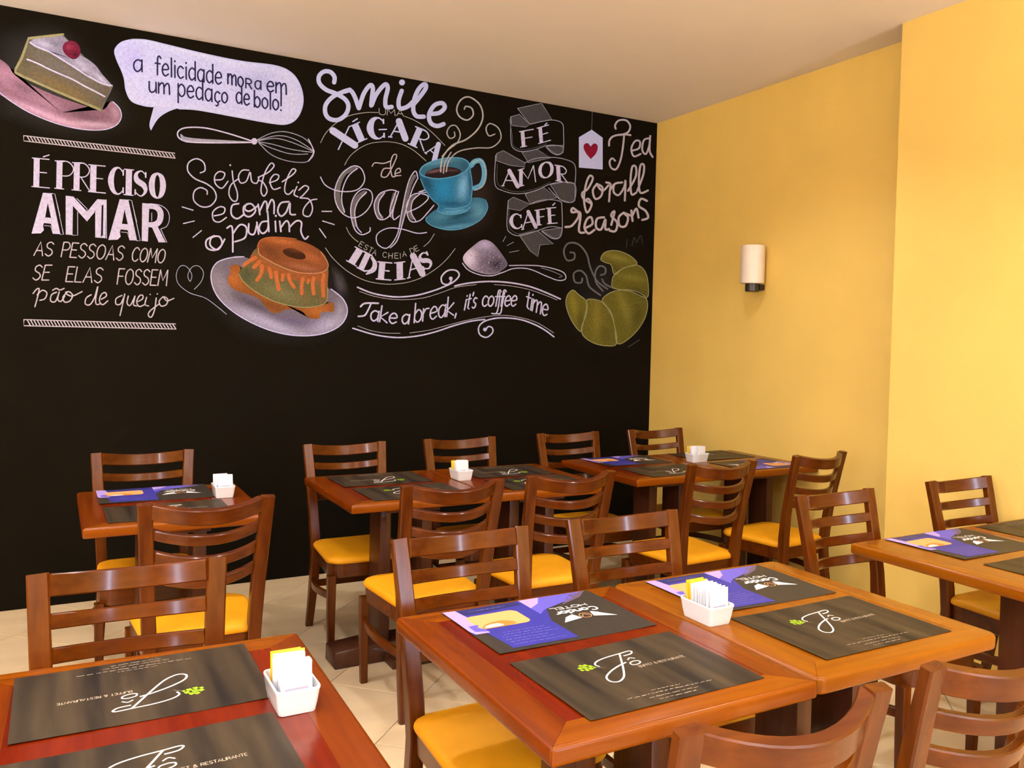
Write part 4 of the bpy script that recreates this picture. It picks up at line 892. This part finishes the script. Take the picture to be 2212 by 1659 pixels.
def tiny_line(pr, rnd, u0, u1, v_, ink, layer):   # print too small to read: uneven broken lines, one dash per word
    u_ = u0
    while u_ < u1:
        e_ = min(u1, u_+rnd.uniform(.012, .05)); n_ = max(3, int((e_-u_)*220))
        pr.ribbon([((u_+(e_-u_)*k/n_)*MW, v_*MH-.002+rnd.uniform(-.0011, .0011)) for k in range(n_+1)], [rnd.uniform(.0009, .0026) for _ in range(n_+1)], ink, layer, smooth=False)
        u_ = e_+rnd.uniform(.006, .012)
def mat_dark():
    o = sheet('placemat', MATD)
    pr = Print(lambda x, y: (x-MW/2, MH/2-y), mplace, .02)
    X = lambda s: [(float(a.split(',')[0])*MW, float(a.split(',')[1])*MH) for a in s.split()]
    for cx_, cy_, r_ in ((.275, .30, .0075), (.295, .265, .007), (.318, .27, .007), (.335, .30, .007), (.322, .335, .0075), (.295, .345, .007), (.30, .305, .0085), (.27, .335, .0055), (.345, .33, .0045)):
        n_ = 9; pr.poly([(cx_*MW+(r_ if q % 2 else r_*.72)*math.cos(q*.698), cy_*MH+(r_ if q % 2 else r_*.72)*math.sin(q*.698)) for q in range(n_)], 'mleaf', 1)
    pr.ribbon(X('.272,.318 .30,.305 .34,.325'), .0011, 'mleafd', 2); pr.ribbon(X('.298,.262 .302,.345'), .0009, 'mleafd', 2); pr.ribbon(X('.34,.325 .385,.37'), .001, 'mtext', 1)
    pr.ribbon(X('.372,.335 .366,.29 .40,.245 .47,.215 .56,.20 .615,.19 .632,.205 .61,.24 .56,.25'), .0042, 'mwhite', 1)
    pr.ribbon(X('.56,.20 .535,.26 .50,.345 .455,.45 .40,.56 .345,.61 .312,.58 .325,.51 .385,.44 .46,.385 .52,.355'), .0046, 'mwhite', 1)
    pr.ribbon(X('.565,.36 .535,.375 .53,.41 .555,.42 .585,.40 .587,.37 .565,.36'), .0036, 'mwhite', 1); pr.ribbon(X('.548,.325 .570,.300 .592,.325'), .0034, 'mwhite', 1)
    word(pr, 'BUFFET & RESTAURANTE', (.545*MW, .475*MH), (.835*MW, .462*MH), .010, .0014, 'mtext', 1)
    rnd = random.Random(7)
    for (u0, u1, v_, h_) in ((.42, .585, .828, .0065), (.265, .755, .868, .0068), (.36, .645, .915, .0065), (.395, .61, .955, .0065)):
        tiny_line(pr, rnd, u0, u1, v_, 'mtext', 1)
    pr.build('printed_logo', o)
    return o
def mat_blue():
    o = sheet('placemat', mat('printed_brown_board', (.040, .032, .022, 1), .42, .12, nscale=3, stretch=(20, 3, 1), col2=(.03, .026, .022, 1)))
    pr = Print(lambda x, y: (x-MW/2, MH/2-y), mplace, .02)
    X = lambda s: [(float(a.split(',')[0])*MW, float(a.split(',')[1])*MH) for a in s.split()]
    pr.poly(X('.50,.05 .90,.05 .92,.42 1,.42 1,1 .12,1 .20,.86 .42,.72 .50,.45'), 'mblue', 1)
    pr.poly(X('.06,1 .20,.84 .44,.70 .50,.62 .50,1'), 'mmid', 2); pr.poly(X('.36,1 .42,.86 .50,.78 .50,1'), 'mlil', 3)
    pr.poly(X('.02,1 .12,.86 .30,.74 .20,.9 .12,1'), 'mgrey', 2)
    pr.poly(X('.52,.9 .93,.86 .93,1 .52,1'), 'mnavy', 2)
    pr.poly(X('.90,.42 .985,.42 1,.5 1,1 .92,1 .90,.80'), 'mlil', 3); pr.poly(X('.90,.45 .97,.47 .97,.6 .91,.62'), 'mmid', 4)
    pr.poly(round_poly([Vector(p) for p in X('.60,.50 .925,.50 .925,.82 .60,.82')], .022, 5), 'mpeach', 4)
    pr.poly(X('.72,.51 .90,.51 .86,.60 .76,.63 .70,.57'), 'mgold', 5, smooth=True); pr.poly(X('.78,.52 .89,.52 .86,.57 .80,.58'), 'mwhite', 6, smooth=True)
    rnd = random.Random(9)
    for (u0, u1, v_) in ((.55, .87, .12), (.60, .87, .175), (.62, .88, .225), (.53, .88, .28), (.56, .87, .33), (.58, .84, .38), (.62, .86, .94)):
        tiny_line(pr, rnd, u0, u1, v_, 'mltext', 3)
    # winged emblem and hotel name
    pr.poly(X('.235,.40 .10,.33 .205,.50'), 'mwhite', 4); pr.poly(X('.315,.40 .45,.36 .40,.46 .34,.50'), 'mwhite', 4); pr.poly(X('.215,.50 .17,.46 .23,.43'), 'mwhite', 4)
    pr.ribbon([(.275*MW+.017*math.cos(k*.5236), .44*MH+.017*math.sin(k*.5236)) for k in range(12)], .0022, 'mpeach', 4, True, True)
    pr.ribbon(X('.25,.42 .275,.47 .30,.42'), .002, 'mpeach', 4)
    word(pr, 'C', (.14*MW, .60*MH), (.185*MW, .60*MH), .026, .0062, 'mwhite', 4); word(pr, 'ondor', (.20*MW, .60*MH), (.42*MW, .60*MH), .0255, .0062, 'mwhite', 4)
    word(pr, 'HOTEL', (.165*MW, .695*MH), (.41*MW, .695*MH), .0175, .0030, 'mwhite', 4)
    pr.build('printed_logo', o)
    return o
md, mb = mat_dark(), mat_blue()
MATS = [ # kind, centre x, y, yaw, label
 ('d', -2.946, -3.796, 0, 'dark wood-print placemat with white script logo nearest the camera on the centre table'),
 ('b', -2.946, -3.411, 180, 'blue and brown placemat, upside down, on the reddish centre table beside the chair'),
 ('d', -2.262, -3.782, 0, 'dark wood-print placemat at the right corner of the front pair, right of the caddy'),
 ('b', -2.266, -3.410, 180, 'blue placemat behind the caddy on the right half of the front pair'),
 ('d', -3.932, -3.418, 180, 'dark placemat with upside-down logo on the lower left table beside the caddy'),
 ('d', -3.952, -3.820, 0, 'dark placemat cut off by the bottom left edge of the view'),
 ('b', -3.690, -1.190, 180, 'blue placemat on the small far left table by the chalkboard'),
 ('d', -3.680, -1.590, 0, 'dark placemat half hidden behind a chair back on the far left table'),
 ('d', -2.630, -1.180, 180, 'dark placemat next to the chalkboard at the left end of the middle tables'),
 ('d', -2.610, -1.560, 0, 'dark placemat on the near left side of the middle tables'),
 ('d', -1.910, -1.190, 180, 'dark placemat behind and right of the middle caddy'),
 ('d', -1.905, -1.560, 0, 'dark placemat with green leaf between two chair backs at the middle tables'),
 ('b', -1.010, -1.095, 180, 'blue placemat next to the chalkboard on the corner tables'),
 ('d', -1.010, -1.500, 180, 'dark placemat on the near left side of the corner tables'),
 ('d', -.330, -1.100, 0, 'dark placemat behind the caddy on the corner tables'),
 ('b', -.330, -1.500, 0, 'blue placemat near the yellow wall on the corner tables'),
 ('b', -1.062, -3.335, 180, 'blue placemat on the right-hand table, turned away from the camera'),
 ('d', -1.055, -3.725, 0, 'dark placemat on the right-hand table at the edge of the view'),
 ('d', -.500, -3.340, 180, 'dark placemat on the narrow table at the far right edge'),
]
fd = fb = True
for kind, x, y, a, lab in MATS:
    src = md if kind == 'd' else mb
    if (kind == 'd' and fd) or (kind == 'b' and fb):
        o = src
        if kind == 'd': fd = False
        else: fb = False
    else: o = copy_tree(src)
    o.location = (x, y, TZ+.0006); o.rotation_euler = (0, 0, R(a+((x*37) % 1-.5)*1.5)); tag(o, lab, 'placemat', 'dark printed placemats' if kind == 'd' else 'blue printed placemats')
# ------------------------------------------------------------ sachet caddies
def make_caddy():
    out = round_poly([(-.044, -.065), (.044, -.065), (.044, .065), (-.044, .065)], .012, 5)
    bm = B()
    loft(bm, out, [(.80, .83, .0015), (.82, .845, 0), (.84, .86, .003), (.90, .92, .020), (.975, .98, .044), (1.0, 1.0, .0475), (1.0, 1.0, .0505), (.985, .99, .052), (.92, .95, .0515), (.90, .935, .048), (.84, .885, .022), (.78, .82, .006)])
    return obj('caddy', bm, POR, None, sharp=60)
caddy0 = make_caddy()
def sach(m, wdt=.062, hh=.086):
    bm = box(B(), -wdt/2, wdt/2, -.0011, .0011, 0, hh, .0006)
    for v in bm.verts: v.co.y *= 1+1.0*math.sin(math.pi*min(1, max(0, v.co.z/hh)))
    o = obj('sachet', bm, m)
    b2 = B(); bmesh.ops.create_grid(b2, x_segments=1, y_segments=1, size=1)
    for v in b2.verts: v.co = Vector((v.co.x*wdt*.36, -.0016, hh*.34+v.co.y*hh*.13))
    q = obj('sachet_print', b2, PAPG if m is PAPW else INK['mgold'], o, smooth=False)
    return o
sw, sy = sach(PAPW), sach(PAPY)
first = {'w': True, 'y': True}
def caddy(i, x, y, yaw, lab, ny_, nw_, where, back=1, span=.098, z=TZ, jit=0, pa=0):
    o = caddy0 if i == 0 else copy_tree(caddy0)
    o.location = (x, y, z+.0004); o.rotation_euler = (0, 0, R(yaw)); tag(o, lab, 'caddy', 'white sachet caddies on the tables')
    n = ny_+nw_; a = R(yaw+pa)
    for k in range(n):
        t = (k+.5)/n-.5; kind = 'y' if k < ny_ else 'w'
        ly = -back*t*span; src = sy if kind == 'y' else sw
        if first[kind]: s = src; first[kind] = False
        else: s = copy_tree(src)
        jx = math.sin(k*2.7+i)*.003
        jx += jit*(1 if k % 2 else -1)
        s.location = (x+math.cos(a)*jx-math.sin(a)*ly, y+math.sin(a)*jx+math.cos(a)*ly, z+.0075+abs(math.sin(k*1.9+i))*.003)
        s.rotation_euler = (R(-3+6*t*back), R(math.sin(k*1.3)*3), a+R(math.sin(k*3.1+i)*2.5))
        tag(s, ('yellow' if kind == 'y' else 'white')+' paper sachet standing in the caddy '+where, 'sachet', ('yellow' if kind == 'y' else 'white')+' sachets in the caddy '+where)
caddy(0, -3.676, -3.625, 0, 'white porcelain sachet caddy on the lower left foreground table', 2, 7, 'on the lower left table', 1)
caddy(1, -2.556, -3.590, 0, 'white porcelain sachet caddy on the seam between the two centre front tables', 4, 11, 'on the front table seam', 1)
caddy(2, -3.425, -1.345, 0, 'white caddy of white sachets on the small far left table', 0, 4, 'on the far left table', 1, .07, jit=.010)
caddy(3, -2.237, -1.325, 0, 'white caddy in the middle of the tables below the pudding and coffee drawings', 1, 4, 'on the middle tables', 1, .07, jit=.010)
caddy(4, -.605, -1.275, 90, 'white caddy full of sachets on the corner tables', 1, 5, 'on the corner tables', 1, .045, jit=.022, pa=-90)
# ------------------------------------------------------------ wall sconce
t = empty('wall_sconce', (0, -1.168, 1.88)); tag(t, 'unlit frosted white cylinder wall lamp with black base on the yellow wall', 'lamp')
def cyl(r, z0, z1, cx=-.085, seg=40, bev=.004):
    bm = B(); out = [Vector((cx+r*math.cos(2*math.pi*k/seg), r*math.sin(2*math.pi*k/seg))) for k in range(seg)]
    loft(bm, out, [(1-bev/r, 1-bev/r, z0), (1, 1, z0+bev), (1, 1, z1-bev), (1-bev/r, 1-bev/r, z1)]); return bm
bm = B(); out = [Vector((-.085+.078*math.cos(2*math.pi*k/40), .078*math.sin(2*math.pi*k/40))) for k in range(40)]
loft(bm, out, [(.93, .93, .052), (.99, .99, .056), (1, 1, .064), (1, 1, .30), (.97, .97, .302), (.94, .94, .298), (.93, .93, .08), (.5, .5, .07)])
obj('lamp_shade', bm, SHD, t)
obj('lamp_base', cyl(.044, 0, .06), SBK, t)
obj('wall_bracket', box(B(), -.045, 0, -.03, .03, .012, .048, .003), SBK, t)
